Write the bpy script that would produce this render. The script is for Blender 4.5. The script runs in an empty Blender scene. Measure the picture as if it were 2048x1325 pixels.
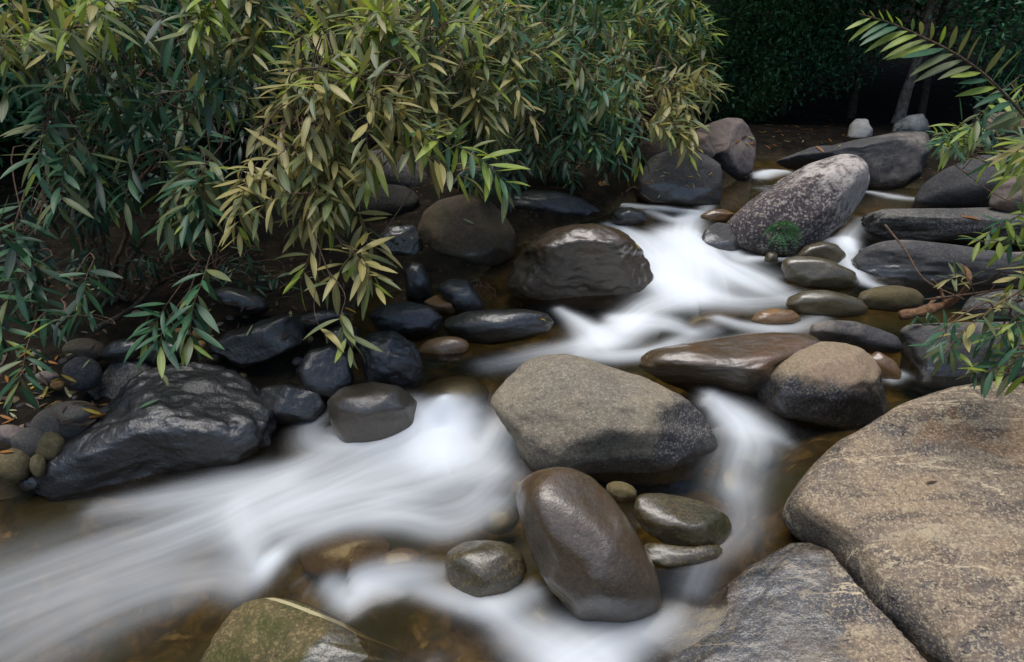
import bpy, math, random
import numpy as np
from mathutils import Vector, Matrix
from math import radians, sin, cos, pi

S = bpy.context.scene
COL = S.collection
random.seed(7)
RNG = np.random.default_rng(11)

# ---------------------------------------------------------------- camera
CAM_Z, PITCH, FPX = 1.7, radians(22.0), 1365.3           # 24 mm on 36 mm film, picture 2048 px wide
cam = bpy.data.cameras.new('camera'); cam.lens = 24.0; cam.sensor_width = 36.0
cam.clip_start = 0.05; cam.clip_end = 400.0
camo = bpy.data.objects.new('camera', cam); COL.objects.link(camo)
camo.location = (0, 0, CAM_Z); camo.rotation_euler = (pi / 2 - PITCH, 0, 0)
S.camera = camo

# ---------------------------------------------------------------- sky, sun, exposure
SUN_EL, SUN_AZ = radians(80), radians(-125)               # azimuth from +Y towards +X
w = bpy.data.worlds.new('World'); S.world = w; w.use_nodes = True
nt = w.node_tree
sky = nt.nodes.new('ShaderNodeTexSky'); sky.sky_type = 'NISHITA'; sky.sun_disc = False
sky.sun_elevation = SUN_EL; sky.sun_rotation = SUN_AZ
sky.air_density = 1.0; sky.dust_density = 1.0; sky.ozone_density = 1.0
nt.nodes['Background'].inputs['Strength'].default_value = 0.075
nt.links.new(sky.outputs[0], nt.nodes['Background'].inputs['Color'])
sun = bpy.data.lights.new('sun', 'SUN'); sun.energy = 1.5; sun.angle = radians(44); sun.color = (1.0, 0.96, 0.91)
suno = bpy.data.objects.new('sun', sun); COL.objects.link(suno)
sd = Vector((sin(SUN_AZ) * cos(SUN_EL), cos(SUN_AZ) * cos(SUN_EL), sin(SUN_EL)))
suno.rotation_euler = sd.to_track_quat('Z', 'Y').to_euler(); suno.location = (0, 0, 12)
S.view_settings.view_transform = 'Standard'; S.view_settings.look = 'None'
S.view_settings.exposure = 1.35; S.view_settings.gamma = 1.0; S.view_settings.use_curve_mapping = False
S.render.engine = 'CYCLES'
S.cycles.use_denoising = True; S.cycles.max_bounces = 6; S.cycles.transparent_max_bounces = 12
S.cycles.diffuse_bounces = 3; S.cycles.glossy_bounces = 2; S.cycles.caustics_reflective = False; S.cycles.caustics_refractive = False

# ---------------------------------------------------------------- geometry helpers
CAM = np.array((0.0, 0.0, CAM_Z))
RX = np.array((1.0, 0, 0)); FW = np.array((0, cos(PITCH), -sin(PITCH))); UP = np.array((0, sin(PITCH), cos(PITCH)))
def ray(u, v):
    return FW + (u - 1024) / FPX * RX - (v - 662.5) / FPX * UP
def pt(u, v, d):                                          # point seen at (u, v), d metres along the view axis
    return CAM + d * ray(u, v)
def hit(u, v, z):                                         # point seen at (u, v) lying at height z
    r = ray(u, v); return CAM + r * ((z - CAM_Z) / r[2])
def depth(p): return float(np.dot(np.asarray(p) - CAM, FW))

def _h(ix, iy, iz, seed):
    n = (ix.astype(np.int64) * 374761393 + iy.astype(np.int64) * 668265263 + iz.astype(np.int64) * 2147483647 + seed * 1274126177) & 0xffffffff
    n = ((n ^ (n >> 13)) * 1274126177) & 0xffffffff
    return ((n ^ (n >> 16)) & 0xffff) / 32767.5 - 1.0
def vnoise(p, seed=0):                                    # smooth value noise, p (n,3)
    i = np.floor(p); f = p - i; f = f * f * f * (f * (f * 6 - 15) + 10); i = i.astype(np.int64)
    r = 0
    for dx in (0, 1):
        for dy in (0, 1):
            for dz in (0, 1):
                wgt = (f[:, 0] if dx else 1 - f[:, 0]) * (f[:, 1] if dy else 1 - f[:, 1]) * (f[:, 2] if dz else 1 - f[:, 2])
                r = r + wgt * _h(i[:, 0] + dx, i[:, 1] + dy, i[:, 2] + dz, seed)
    return r
def fbm(p, seed=0, oct=4, gain=0.5):
    p = np.asarray(p, float); a, s, r = 1.0, 0, 0
    for k in range(oct):
        r = r + a * vnoise(p * 2 ** k + 17.3 * k, seed + k); s += a; a *= gain
    return r / s
def sstep(a, b, x):
    t = np.clip((x - a) / (b - a), 0, 1); return t * t * (3 - 2 * t)

def new_mesh(name, V, F, mats, smooth=True, attrs=None, fmat=None):
    me = bpy.data.meshes.new(name)
    V = np.asarray(V, np.float32)
    if isinstance(F, np.ndarray):
        n, k = F.shape
        me.vertices.add(len(V)); me.vertices.foreach_set('co', V.ravel())
        me.loops.add(n * k); me.loops.foreach_set('vertex_index', F.ravel().astype(np.int32))
        me.polygons.add(n); me.polygons.foreach_set('loop_start', np.arange(0, n * k, k, dtype=np.int32))
        me.update(calc_edges=True)
    else:
        me.from_pydata([tuple(map(float, v)) for v in V], [], F)
    for m in (mats if isinstance(mats, (list, tuple)) else [mats]): me.materials.append(m)
    if smooth: me.polygons.foreach_set('use_smooth', np.ones(len(me.polygons), bool))
    if fmat is not None: me.polygons.foreach_set('material_index', np.asarray(fmat, np.int32))
    for k, a in (attrs or {}).items():
        at = me.attributes.new(k, 'FLOAT', 'POINT'); at.data.foreach_set('value', np.asarray(a, np.float32))
    me.update()
    return me
def link(name, me, parent=None, loc=None, label=None, cat=None, group=None, kind=None):
    o = bpy.data.objects.new(name, me); COL.objects.link(o)
    if parent is not None: o.parent = parent
    if loc is not None: o.location = tuple(map(float, loc))
    if label: o['label'] = label
    if cat: o['category'] = cat
    if group: o['group'] = group
    if kind: o['kind'] = kind
    return o
def grid_faces(nx, ny):
    i = np.arange(nx * ny).reshape(ny, nx)
    return np.stack([i[:-1, :-1], i[:-1, 1:], i[1:, 1:], i[1:, :-1]], -1).reshape(-1, 4)
def tube(path, radii, sides=6):                           # tapered tube, returns V, F(list)
    P = np.asarray(path, float); n = len(P); V = []; F = []
    T = np.gradient(P, axis=0); T /= np.linalg.norm(T, axis=1)[:, None] + 1e-9
    ref = np.array((0.31, 0.17, 0.93))
    for i in range(n):
        a = np.cross(T[i], ref); a /= np.linalg.norm(a) + 1e-9; b = np.cross(T[i], a)
        for k in range(sides):
            t = 2 * pi * k / sides; V.append(P[i] + radii[i] * (cos(t) * a + sin(t) * b))
    for i in range(n - 1):
        for k in range(sides):
            k2 = (k + 1) % sides
            F.append((i * sides + k, i * sides + k2, (i + 1) * sides + k2, (i + 1) * sides + k))
    F.append(tuple(range(sides))[::-1]); F.append(tuple((n - 1) * sides + k for k in range(sides)))
    return np.array(V), F
def catmull(pts, n):
    P = np.asarray(pts, float); P = np.vstack([2 * P[0] - P[1], P, 2 * P[-1] - P[-2]])
    m = len(P) - 3; out = []
    for t in np.linspace(0, m - 1e-6, n):
        i = int(t); f = t - i; a, b, c, d = P[i:i + 4]
        out.append(0.5 * (2 * b + (c - a) * f + (2 * a - 5 * b + 4 * c - d) * f * f + (3 * b - a - 3 * c + d) * f ** 3))
    return np.array(out)

# ---------------------------------------------------------------- material helpers
class NT:
    def __init__(s, name):
        s.m = bpy.data.materials.new(name); s.m.use_nodes = True; s.t = s.m.node_tree
        s.t.nodes.clear(); s.out = s.t.nodes.new('ShaderNodeOutputMaterial')
    def n(s, typ, **kw):
        nd = s.t.nodes.new('ShaderNode' + typ)
        for k, v in kw.items():
            if k in nd.bl_rna.properties and k not in ('inputs',): setattr(nd, k, v)
            else: s.set(nd, k, v)
        return nd
    def set(s, nd, k, v):
        i = nd.inputs[k.replace('_', ' ') if isinstance(k, str) and k.replace('_', ' ') in nd.inputs else k]
        if isinstance(v, bpy.types.NodeSocket): s.t.links.new(v, i)
        elif isinstance(v, bpy.types.Node): s.t.links.new(v.outputs[0], i)
        else: i.default_value = v if not (isinstance(v, tuple) and len(v) == 3 and i.type == 'RGBA') else (*v, 1)
    def mix(s, f, a, b, mode='MIX'):
        nd = s.t.nodes.new('ShaderNodeMix'); nd.data_type = 'RGBA'; nd.blend_type = mode; nd.clamp_factor = True
        s.set(nd, 0, f); s.set(nd, 6, a); s.set(nd, 7, b); return nd.outputs[2]
    def math(s, op, a, b=0.0, c=None, clamp=False):
        nd = s.t.nodes.new('ShaderNodeMath'); nd.operation = op; nd.use_clamp = clamp
        s.set(nd, 0, a); s.set(nd, 1, b)
        if c is not None: s.set(nd, 2, c)
        return nd.outputs[0]
    def ramp(s, x, lo, hi, a=0.0, b=1.0):
        nd = s.t.nodes.new('ShaderNodeMapRange'); nd.clamp = True; nd.interpolation_type = 'SMOOTHSTEP'
        for k, v in enumerate((x, lo, hi, a, b)): s.set(nd, k, v)
        return nd.outputs[0]
    def noise(s, scale, detail=4.0, rough=0.55, vec=None, dist=0.0):
        nd = s.n('TexNoise'); s.set(nd, 'Scale', scale); s.set(nd, 'Detail', detail); s.set(nd, 'Roughness', rough); s.set(nd, 'Distortion', dist)
        if vec is not None: s.set(nd, 'Vector', vec)
        return nd.outputs[0]
    def attr(s, name):
        nd = s.n('Attribute'); nd.attribute_name = name; return nd.outputs['Fac']
    def done(s, shader):
        s.t.links.new(shader if isinstance(shader, bpy.types.NodeSocket) else shader.outputs[0], s.out.inputs[0]); return s.m

VEIN = 0.25
def rock_mat(name, c1, c2, c3, speck=0.35, fine=60.0, pale=(0.5, 0.46, 0.38), dark=(0.02, 0.02, 0.022), wetdark=0.3, bump=0.5, band=0.0, moss=0.0, wr=(0.16, 0.42), rusty=0.0, coat=1.0, patn=0.9, vein=False, grain=0.0035):
    """granite: c1/c2 broad patches, c3 where the stone carries its second colour or painted shade (attribute pat), pale and dark grains; wet skin is darker and glossy"""
    c1, c2, c3, pale = [tuple(k_ * .84 for k_ in c_) for c_ in (c1, c2, c3, pale)]
    t = NT(name)
    pos = t.n('NewGeometry').outputs['Position']
    n1 = t.noise(3.2, 6, 0.62, pos); n2 = t.noise(fine * 0.8, 5, 0.8, pos); n3 = t.noise(fine * 2.2, 3, 0.7, pos); n4 = t.noise(9, 6, 0.7, pos, 0.6)
    col = t.mix(t.ramp(n1, 0.36, 0.64), c1, c2)
    pat = t.attr('pat')
    pm = t.ramp(t.math('ADD', pat, t.math('MULTIPLY', t.math('SUBTRACT', n4, 0.5), patn)), 0.3, 0.72)
    col = t.mix(pm, col, c3)
    if band:
        mp = t.n('Mapping', vector_type='POINT'); t.set(mp, 'Vector', pos); mp.inputs['Rotation'].default_value = (0.5, 0.3, 0.55); mp.inputs['Scale'].default_value = (1.2, 9, 7)
        bn = t.noise(1.6, 5, 0.6, mp.outputs[0], 0.4)
        col = t.mix(t.math('MULTIPLY', t.ramp(bn, 0.56, 0.68), band), col, pale)
        col = t.mix(t.math('MULTIPLY', t.ramp(bn, 0.46, 0.36), band), col, dark)
    if band:
        mp2 = t.n('Mapping', vector_type='POINT'); t.set(mp2, 'Vector', pos); mp2.inputs['Rotation'].default_value = (0, 0, VEIN); mp2.inputs['Scale'].default_value = (.5, 2.2, 1.2)
        wv = t.n('TexNoise'); t.set(wv, 'Vector', mp2.outputs[0]); t.set(wv, 'Scale', 1.5); t.set(wv, 'Detail', 7.0); t.set(wv, 'Roughness', .62)
        vd = t.math('ABSOLUTE', t.math('SUBTRACT', wv.outputs[0], 0.52))
        col = t.mix(t.math('MULTIPLY', t.ramp(vd, 0.012, 0.002), t.ramp(n4, .4, .6)), col, (.55, .44, .28))
        vd2 = t.math('ABSOLUTE', t.math('SUBTRACT', wv.outputs[0], 0.43))
        col = t.mix(t.math('MULTIPLY', t.ramp(vd2, 0.009, 0.002), t.ramp(n4, .45, .6)), col, (.02, .018, .018))
    if rusty:
        col = t.mix(t.math('MULTIPLY', t.ramp(t.noise(2.1, 5, 0.65, pos, 0.5), 0.52, 0.66), rusty), col, (0.25, 0.11, 0.03))
    # irregular mineral grains
    vor = t.n('TexVoronoi'); t.set(vor, 'Scale', fine * 2.2); t.set(vor, 'Vector', pos); vor.feature = 'F1'
    vc = t.n('SeparateColor'); t.set(vc, 0, vor.outputs['Color'])
    col = t.mix(t.math('MULTIPLY', t.ramp(t.math('ADD', t.math('MULTIPLY', vc.outputs[0], 0.5), t.math('MULTIPLY', n2, 0.5)), 0.56, 0.7), speck), col, pale)
    col = t.mix(t.math('MULTIPLY', t.ramp(n2, 0.50, 0.36), speck), col, dark)
    col = t.mix(t.math('MULTIPLY', t.ramp(n3, 0.56, 0.68), speck * 0.7), col, pale)
    if moss:
        col = t.mix(t.math('MULTIPLY', t.ramp(t.noise(5, 6, 0.7, pos), 0.46, 0.66), moss), col, (0.035, 0.045, 0.008))
    if vein: col = t.mix(t.ramp(t.math('ADD', t.attr('vein'), t.math('MULTIPLY', t.math('SUBTRACT', n2, .5), .9)), .35, .75), col, (.42, .36, .2))
    wet0 = t.attr('wet')
    wet = t.ramp(t.math('ADD', wet0, t.math('MULTIPLY', t.math('SUBTRACT', n4, 0.5), 0.8)), 0.3, 0.66)
    wetc = t.mix(1.0, col, (wetdark, wetdark * 0.96, wetdark * 0.88), 'MULTIPLY')
    col = t.mix(wet, col, wetc)
    rn = t.noise(14, 5, 0.7, pos)
    rwet = t.ramp(rn, 0.35, 0.7, wr[0] + .1, wr[1] + .1)
    nd = t.t.nodes.new('ShaderNodeMix'); t.set(nd, 0, wet); t.set(nd, 2, 0.85); t.set(nd, 3, rwet)
    hgt = t.math('ADD', t.math('MULTIPLY', t.noise(7, 8, 0.7, pos), 0.06), t.math('MULTIPLY', t.math('ADD', n2, n3), 0.006))
    b = t.n('Bump'); b.inputs['Strength'].default_value = bump; b.inputs['Distance'].default_value = 0.6; t.set(b, 'Height', hgt)
    b2 = t.n('Bump'); b2.inputs['Strength'].default_value = min(1, bump * 1.0); b2.inputs['Distance'].default_value = 0.5
    t.set(b2, 'Height', t.math('ADD', t.math('MULTIPLY', t.noise(10, 4, 0.6, pos), 0.035), t.math('MULTIPLY', t.math('ADD', n2, n3), grain)))
    p = t.n('BsdfPrincipled'); t.set(p, 'Base Color', col); t.set(p, 'Roughness', nd.outputs[0]); t.set(p, 'Normal', b)
    t.set(p, 'Specular IOR Level', t.ramp(wet, 0, 1, 0.25, 0.5))
    t.set(p, 'Coat Weight', t.math('MULTIPLY', wet, coat)); t.set(p, 'Coat Roughness', t.ramp(rn, .35, .7, wr[0] * .3, wr[1] * .42)); t.set(p, 'Coat Normal', b2)
    return t.done(p)
# ================================================================ the stream: levels of its surface, seen point by point
WPTS = [(-300,1325,-.34),(0,1325,-.30),(0,1180,-.27),(0,1040,-.24),(-300,1040,-.25),(200,1300,-.30),(250,1100,-.24),(300,1020,-.22),(430,1250,-.27),(440,1120,-.23),(470,1060,-.20),(480,980,-.17),
 (545,1070,-.13),(560,1140,-.14),(560,1000,-.13),(600,940,-.11),(700,980,-.09),(700,1060,-.10),(720,900,-.07),(850,920,-.055),(880,880,-.035),(880,845,.045),(890,815,.085),(790,850,0.0),(960,960,-.06),(960,880,-.04),(960,835,.03),
 (880,780,.10),(800,790,.09),(640,860,-.07),(600,880,-.09),(700,1150,-.115),(850,1180,-.12),(960,1225,-.13),(1080,1280,-.15),(1200,1325,-.165),(1000,1050,-.07),(640,1190,-.15),(730,1215,-.15),(860,1070,-.09),(500,1325,-.26),(850,1325,-.165),(1000,1400,-.18),
 (1430,790,.115),(1460,820,.07),(1480,870,.01),(1440,930,-.005),(1500,1000,-.015),(1430,1120,-.05),(1360,1200,-.075),(1330,1280,-.13),(1240,1300,-.15),(1200,990,-.03),(1550,930,0.0),(1640,870,.015),(1500,1200,-.06),(1250,1400,-.18),(1700,1400,-.18),
 (1720,850,.03),(1790,800,.07),(1800,740,.10),(1790,700,.13),
 (840,745,.115),(940,745,.115),(1000,690,.125),(1100,690,.14),(1220,720,.135),(1320,700,.15),(1180,650,.165),(1120,622,.175),(1060,690,.14),(960,600,.18),(850,600,.18),(740,600,.18),(700,680,.14),
 (1280,660,.17),(1360,668,.18),(1260,622,.2),(1420,640,.205),(1500,645,.2),(1600,668,.185),(1650,640,.2),(1780,650,.18),(1400,600,.235),(1330,600,.235),(1500,600,.24),(1560,580,.25),(1680,590,.25),(1850,620,.2),
 (1480,560,.27),(1400,560,.28),(1345,565,.29),(1330,500,.39),(1400,500,.37),(1460,520,.31),(1320,470,.455),(1380,465,.45),(1250,462,.475),(1290,480,.44),(1330,435,.5),(1395,430,.5),(1300,412,.515),(1235,412,.515),(1380,405,.52),
 (1540,528,.315),(1600,560,.27),(1690,550,.30),(1735,575,.27),(1690,505,.40),(1685,480,.455),(1715,440,.52),(1560,512,.33),(1500,512,.33),
 (1450,388,.53),(1550,370,.54),(1780,400,.54),(1850,405,.54),(1740,380,.545),(1520,358,.56),(1545,345,.61),(1580,335,.63),(1500,325,.64),(1620,325,.64),(1900,390,.56)]
WX = np.array([hit(*p) for p in WPTS])
FARW = np.array([(-8,1,-.3),(-8,6,.1),(8,1,-.1),(8,5,.4),(8,9,.6),(-8,10,.6),(0,14,.8),(6,16,.9),(-6,16,.9),(14,10,.7),(-14,6,.2),(0,-2,-.5),(4,30,1.3),(-14,30,1.0),(16,30,1.3)])
WX = np.vstack([WX, FARW])
def _fit(X, lam=0.02):
    n = len(X); D = np.linalg.norm(X[:, None, :2] - X[None, :, :2], axis=2) - 0.0
    A = np.zeros((n + 3, n + 3)); A[:n, :n] = -np.sqrt(D * D + 0.03 ** 2) - lam * np.eye(n)
    A[:n, n] = 1; A[:n, n + 1:] = X[:, :2]; A[n:, :n] = A[:n, n:].T
    return np.linalg.solve(A, np.append(X[:, 2], (0, 0, 0)))
WC = _fit(WX)
def wz(xy):
    xy = np.atleast_2d(np.asarray(xy, float))[:, :2]; out = np.empty(len(xy))
    for i in range(0, len(xy), 40000):
        q = xy[i:i + 40000]; D = np.sqrt(((q[:, None, :] - WX[None, :, :2]) ** 2).sum(2) + 0.03 ** 2)
        out[i:i + 40000] = -D @ WC[:-3] + WC[-3] + q @ WC[-2:]
    return out
def hitw(u, v):                                           # where the line of sight meets the water
    r = ray(u, v); lo, hi = 0.8, 25.0
    ts = np.linspace(lo, hi, 900) ; P = CAM + ts[:, None] * r
    k = np.nonzero(P[:, 2] < wz(P))[0]
    i = k[0] if len(k) else len(ts) - 1
    return P[max(i, 0)]
BANKPX = [(-700,1500),(-500,1180),(-150,1040),(70,1005),(200,960),(330,900),(480,840),(620,780),(720,720),(715,640),(730,600),(860,588),(960,570),(1040,500),(1210,440),(1270,405),(1440,392),(1495,352),(1460,330),(1500,318),(1640,318),
 (1720,350),(1760,372),(1900,385),(2300,385),(2450,520),(2500,700),(2400,830),(1850,800),(1700,870),(1640,930),(1600,1000),(1640,1120),(1760,1320),(1850,1700),(-400,2100)]
BANK = np.array([hitw(u, v)[:2] for u, v in BANKPX])
def bank_dist(xy):                                        # >0 outside the stream, <0 in it
    xy = np.asarray(xy, float); A = BANK; B = np.roll(BANK, -1, 0); best = np.full(len(xy), 1e9); ins = np.zeros(len(xy), bool)
    for a, b in zip(A, B):
        d = b - a; t = np.clip(((xy - a) @ d) / (d @ d), 0, 1); q = xy - a - t[:, None] * d
        best = np.minimum(best, np.hypot(q[:, 0], q[:, 1]))
        c = ((a[1] > xy[:, 1]) != (b[1] > xy[:, 1])); den = (b[1] - a[1]) or 1e-9
        ins ^= c & (xy[:, 0] < d[0] * (xy[:, 1] - a[1]) / den + a[0])
    return np.where(ins, -best, best)
def land_z(xy):
    xy = np.asarray(xy, float); d = bank_dist(xy); q = np.c_[xy, np.zeros(len(xy))]
    w0 = wz(xy)
    bed = w0 - 0.20 * sstep(0, 0.35, -d) - 0.02 + 0.05 * fbm(q * 3.1, 3, 4) * sstep(0, .3, -d)
    do = np.maximum(d, 0)
    far = np.clip(do - 3.0, 0, 60)
    bank = 0.10 * sstep(0, .25, do) + 0.30 * (1 - np.exp(-do / 1.4)) + 0.42 * far ** 1.05 + 0.10 * fbm(q * 1.1, 5, 5) * sstep(0.1, 1.2, do) + 0.02 * fbm(q * 9, 6, 3) * sstep(0, .4, do)
    flat = sstep(7.5, 10.5, xy[:, 1]) * sstep(-1.0, 1.5, xy[:, 0]) * (1 - sstep(15, 19, xy[:, 1]))   # the level forest floor upstream
    bank = bank * (1 - 0.75 * flat)
    return np.where(d < 0, bed, w0 + bank - 0.02)

def axis(segs):
    out = []
    for a, b, st in segs: out += list(np.arange(a, b - 1e-6, st))
    return np.array(out + [segs[-1][1]])
def build_ground():
    xs = axis([(-45, -12, 1.5), (-12, -5, .35), (-5, 5, .06), (5, 12, .35), (12, 45, 1.5)]); ys = axis([(-4, 1, .4), (1, 8, .06), (8, 16, .16), (16, 60, 1.2)])
    X, Y = np.meshgrid(xs, ys); xy = np.c_[X.ravel(), Y.ravel()]; z = land_z(xy)
    d = bank_dist(xy)
    t = NT('stream bed and forest soil'); pos = t.n('NewGeometry').outputs['Position']
    wetn = t.attr('wet')
    vor = t.n('TexVoronoi'); t.set(vor, 'Scale', 11.0); t.set(vor, 'Vector', pos); vc = t.n('SeparateColor'); t.set(vc, 0, vor.outputs['Color'])
    peb = t.mix(t.ramp(t.noise(6, 4, .6, pos, .8), .35, .65), (0.06, 0.045, 0.02), (0.19, 0.13, 0.05)); peb = t.mix(t.ramp(t.noise(9, 3, .5, pos, 1.0), .6, .75), peb, (0.28, 0.20, 0.09))
    peb = t.mix(t.ramp(t.noise(3.0, 4, .6, pos), .45, .6), peb, (0.07, 0.065, 0.03))
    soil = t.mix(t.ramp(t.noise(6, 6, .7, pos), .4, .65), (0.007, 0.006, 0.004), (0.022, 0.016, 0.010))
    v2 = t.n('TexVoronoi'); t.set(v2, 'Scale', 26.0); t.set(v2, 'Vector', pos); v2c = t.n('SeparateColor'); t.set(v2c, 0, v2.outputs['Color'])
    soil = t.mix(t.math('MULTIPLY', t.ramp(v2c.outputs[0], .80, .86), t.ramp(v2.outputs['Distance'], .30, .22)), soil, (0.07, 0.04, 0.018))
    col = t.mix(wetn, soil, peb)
    hh = t.math('ADD', t.math('MULTIPLY', vor.outputs['Distance'], -0.05), t.math('MULTIPLY', t.noise(20, 6, .7, pos), .04))
    b = t.n('Bump'); b.inputs['Strength'].default_value = .8; t.set(b, 'Height', hh); b.inputs['Distance'].default_value = .7
    p = t.n('BsdfPrincipled'); t.set(p, 'Base Color', col); t.set(p, 'Roughness', .85); t.set(p, 'Normal', b); t.set(p, 'Specular IOR Level', .1)
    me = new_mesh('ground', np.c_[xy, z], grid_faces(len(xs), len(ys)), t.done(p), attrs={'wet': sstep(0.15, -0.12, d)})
    link('ground', me, kind='structure', label='stony stream bed rising into dark leaf littered forest banks')

# ---------------------------------------------------------------- aerated water: each run is a path of flow, width (m), strength along it
RUNS = [
 # (points px, widths m, strengths, streak)
 ([(1190,400),(1250,412),(1330,418),(1390,424)], (.05,.08,.09,.06), (.15,.5,.6,.3)),
 ([(1300,425),(1350,440),(1400,428),(1420,405)], (.07,.08,.08,.05), (.35,.55,.5,.2)),
 ([(1215,452),(1250,466),(1285,490),(1320,520),(1345,560)], (.08,.11,.16,.2,.2), (.55,1.0,1.15,1.15,1.0)),
 ([(1385,425),(1372,460),(1375,500),(1385,545),(1390,580)], (.09,.13,.22,.28,.25), (.55,1.0,1.3,1.3,.9)),
 ([(1350,480),(1400,510),(1460,540),(1520,570),(1560,590)], (.16,.25,.25,.2,.14), (.95,1.2,1.1,.75,.25)),
 ([(1340,560),(1380,585),(1430,600),(1500,605),(1600,600)], (.14,.16,.16,.14,.1), (.9,.8,.6,.4,.12)),
 ([(1440,490),(1490,520),(1560,522)], (.08,.06,.04), (.5,.55,.35)),
 ([(1400,585),(1350,605),(1300,620),(1270,640),(1250,660)], (.1,.13,.13,.12,.12), (.55,.7,.75,.85,.85)),
 ([(1120,620),(1150,640),(1180,665),(1200,690)], (.05,.07,.1,.12), (.35,.7,.85,.95)),
 ([(1230,640),(1280,650),(1330,650),(1380,665)], (.08,.12,.11,.06), (.7,.85,.75,.3)),
 ([(1260,650),(1220,680),(1180,695),(1120,705),(1060,715),(980,735)], (.13,.16,.12,.11,.12,.1), (.95,1.05,.75,.45,.3,.14)),
 ([(1420,660),(1350,690),(1290,710),(1220,715),(1160,712)], (.08,.1,.08,.08,.06), (.2,.45,.65,.7,.5)),
 ([(1550,668),(1450,690),(1360,700)], (.07,.08,.06), (.12,.25,.3)),
 ([(1640,640),(1580,660),(1500,655),(1440,640)], (.06,.08,.08,.07), (.15,.3,.35,.35)),
 ([(830,810),(850,835),(870,855),(880,880)], (.06,.1,.12,.16), (.3,.75,.95,.95)),
 ([(930,815),(915,840),(905,865),(890,890)], (.07,.13,.17,.18), (.35,.9,1.15,1.0)),
 ([(905,860),(860,885),(800,905),(730,935),(650,970),(560,1010)], (.14,.17,.18,.19,.2,.2), (1.1,.9,.72,.62,.5,.4)),
 ([(1000,880),(960,930),(880,960),(780,985),(680,1010),(580,1040)], (.12,.17,.2,.2,.18,.16), (.5,.5,.42,.42,.42,.45)),
 ([(690,890),(620,930),(540,960),(440,985),(330,1000),(200,1020)], (.07,.09,.1,.11,.1,.07), (.2,.32,.38,.36,.3,.15)),
 ([(560,985),(490,1020),(400,1060),(280,1100),(140,1150),(0,1200),(-120,1250)], (.15,.19,.22,.25,.26,.28,.3), (.42,.48,.40,.33,.27,.24,.22)),
 ([(470,1030),(490,1070),(510,1110),(535,1150)], (.09,.10,.09,.07), (.3,.42,.36,.25)),
 ([(545,1130),(500,1165),(440,1150),(340,1170),(200,1220),(60,1300),(-60,1380)], (.06,.09,.12,.17,.2,.22,.25), (.45,.36,.24,.2,.17,.15,.12)),
 ([(990,1010),(900,1060),(800,1045),(700,1045),(600,1080),(540,1125)], (.06,.08,.07,.07,.07,.06), (.15,.3,.36,.34,.3,.4)),
 ([(1000,950),(950,1000),(880,1030),(780,1020)], (.13,.16,.16,.14), (.2,.3,.25,.25)),
 ([(880,1150),(800,1150),(730,1170),(700,1200),(660,1180)], (.06,.08,.07,.06,.05), (.15,.3,.45,.5,.25)),
 ([(1060,1195),(980,1215),(900,1200),(820,1180),(740,1195)], (.06,.06,.06,.06,.05), (.3,.5,.45,.25,.3)),
 ([(980,1215),(1040,1270),(1100,1310),(1160,1345)], (.06,.1,.13,.15), (.25,.5,.6,.6)),
 ([(1340,1250),(1270,1275),(1210,1300),(1150,1340)], (.06,.08,.12,.14), (.2,.45,.6,.6)),
 ([(1425,800),(1445,820),(1475,850),(1490,890),(1480,930),(1470,980)], (.07,.1,.13,.14,.13,.13), (.45,.75,.75,.5,.28,.16)),
 ([(1490,860),(1540,870),(1570,890)], (.09,.08,.05), (.3,.25,.1)),
 ([(1480,980),(1480,1060),(1420,1120),(1390,1180)], (.1,.1,.08,.07), (.14,.14,.12,.1)),
 ([(1500,352),(1530,350),(1570,345)], (.06,.1,.06), (.6,1.1,.6)),
 ([(1740,385),(1790,395),(1840,400)], (.07,.09,.06), (.35,.45,.2)),
 ([(1725,440),(1700,470),(1690,485)], (.06,.07,.08), (.35,.5,.7)),
 ([(1640,480),(1690,488),(1705,500)], (.03,.05,.05), (.4,.6,.6)),
 ([(1695,485),(1692,515),(1705,545),(1740,570),(1800,585)], (.06,.07,.08,.06,.04), (.8,.85,.85,.5,.15)),
 ([(1600,520),(1560,522),(1500,520)], (.035,.04,.04), (.3,.4,.3)),
 ([(1780,762),(1800,752)], (.05,.05), (.3,.3)),
 ([(820,870),(720,900),(640,890),(620,860),(650,830)], (.06,.09,.1,.09,.05), (.3,.35,.35,.25,.1)),
]
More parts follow.
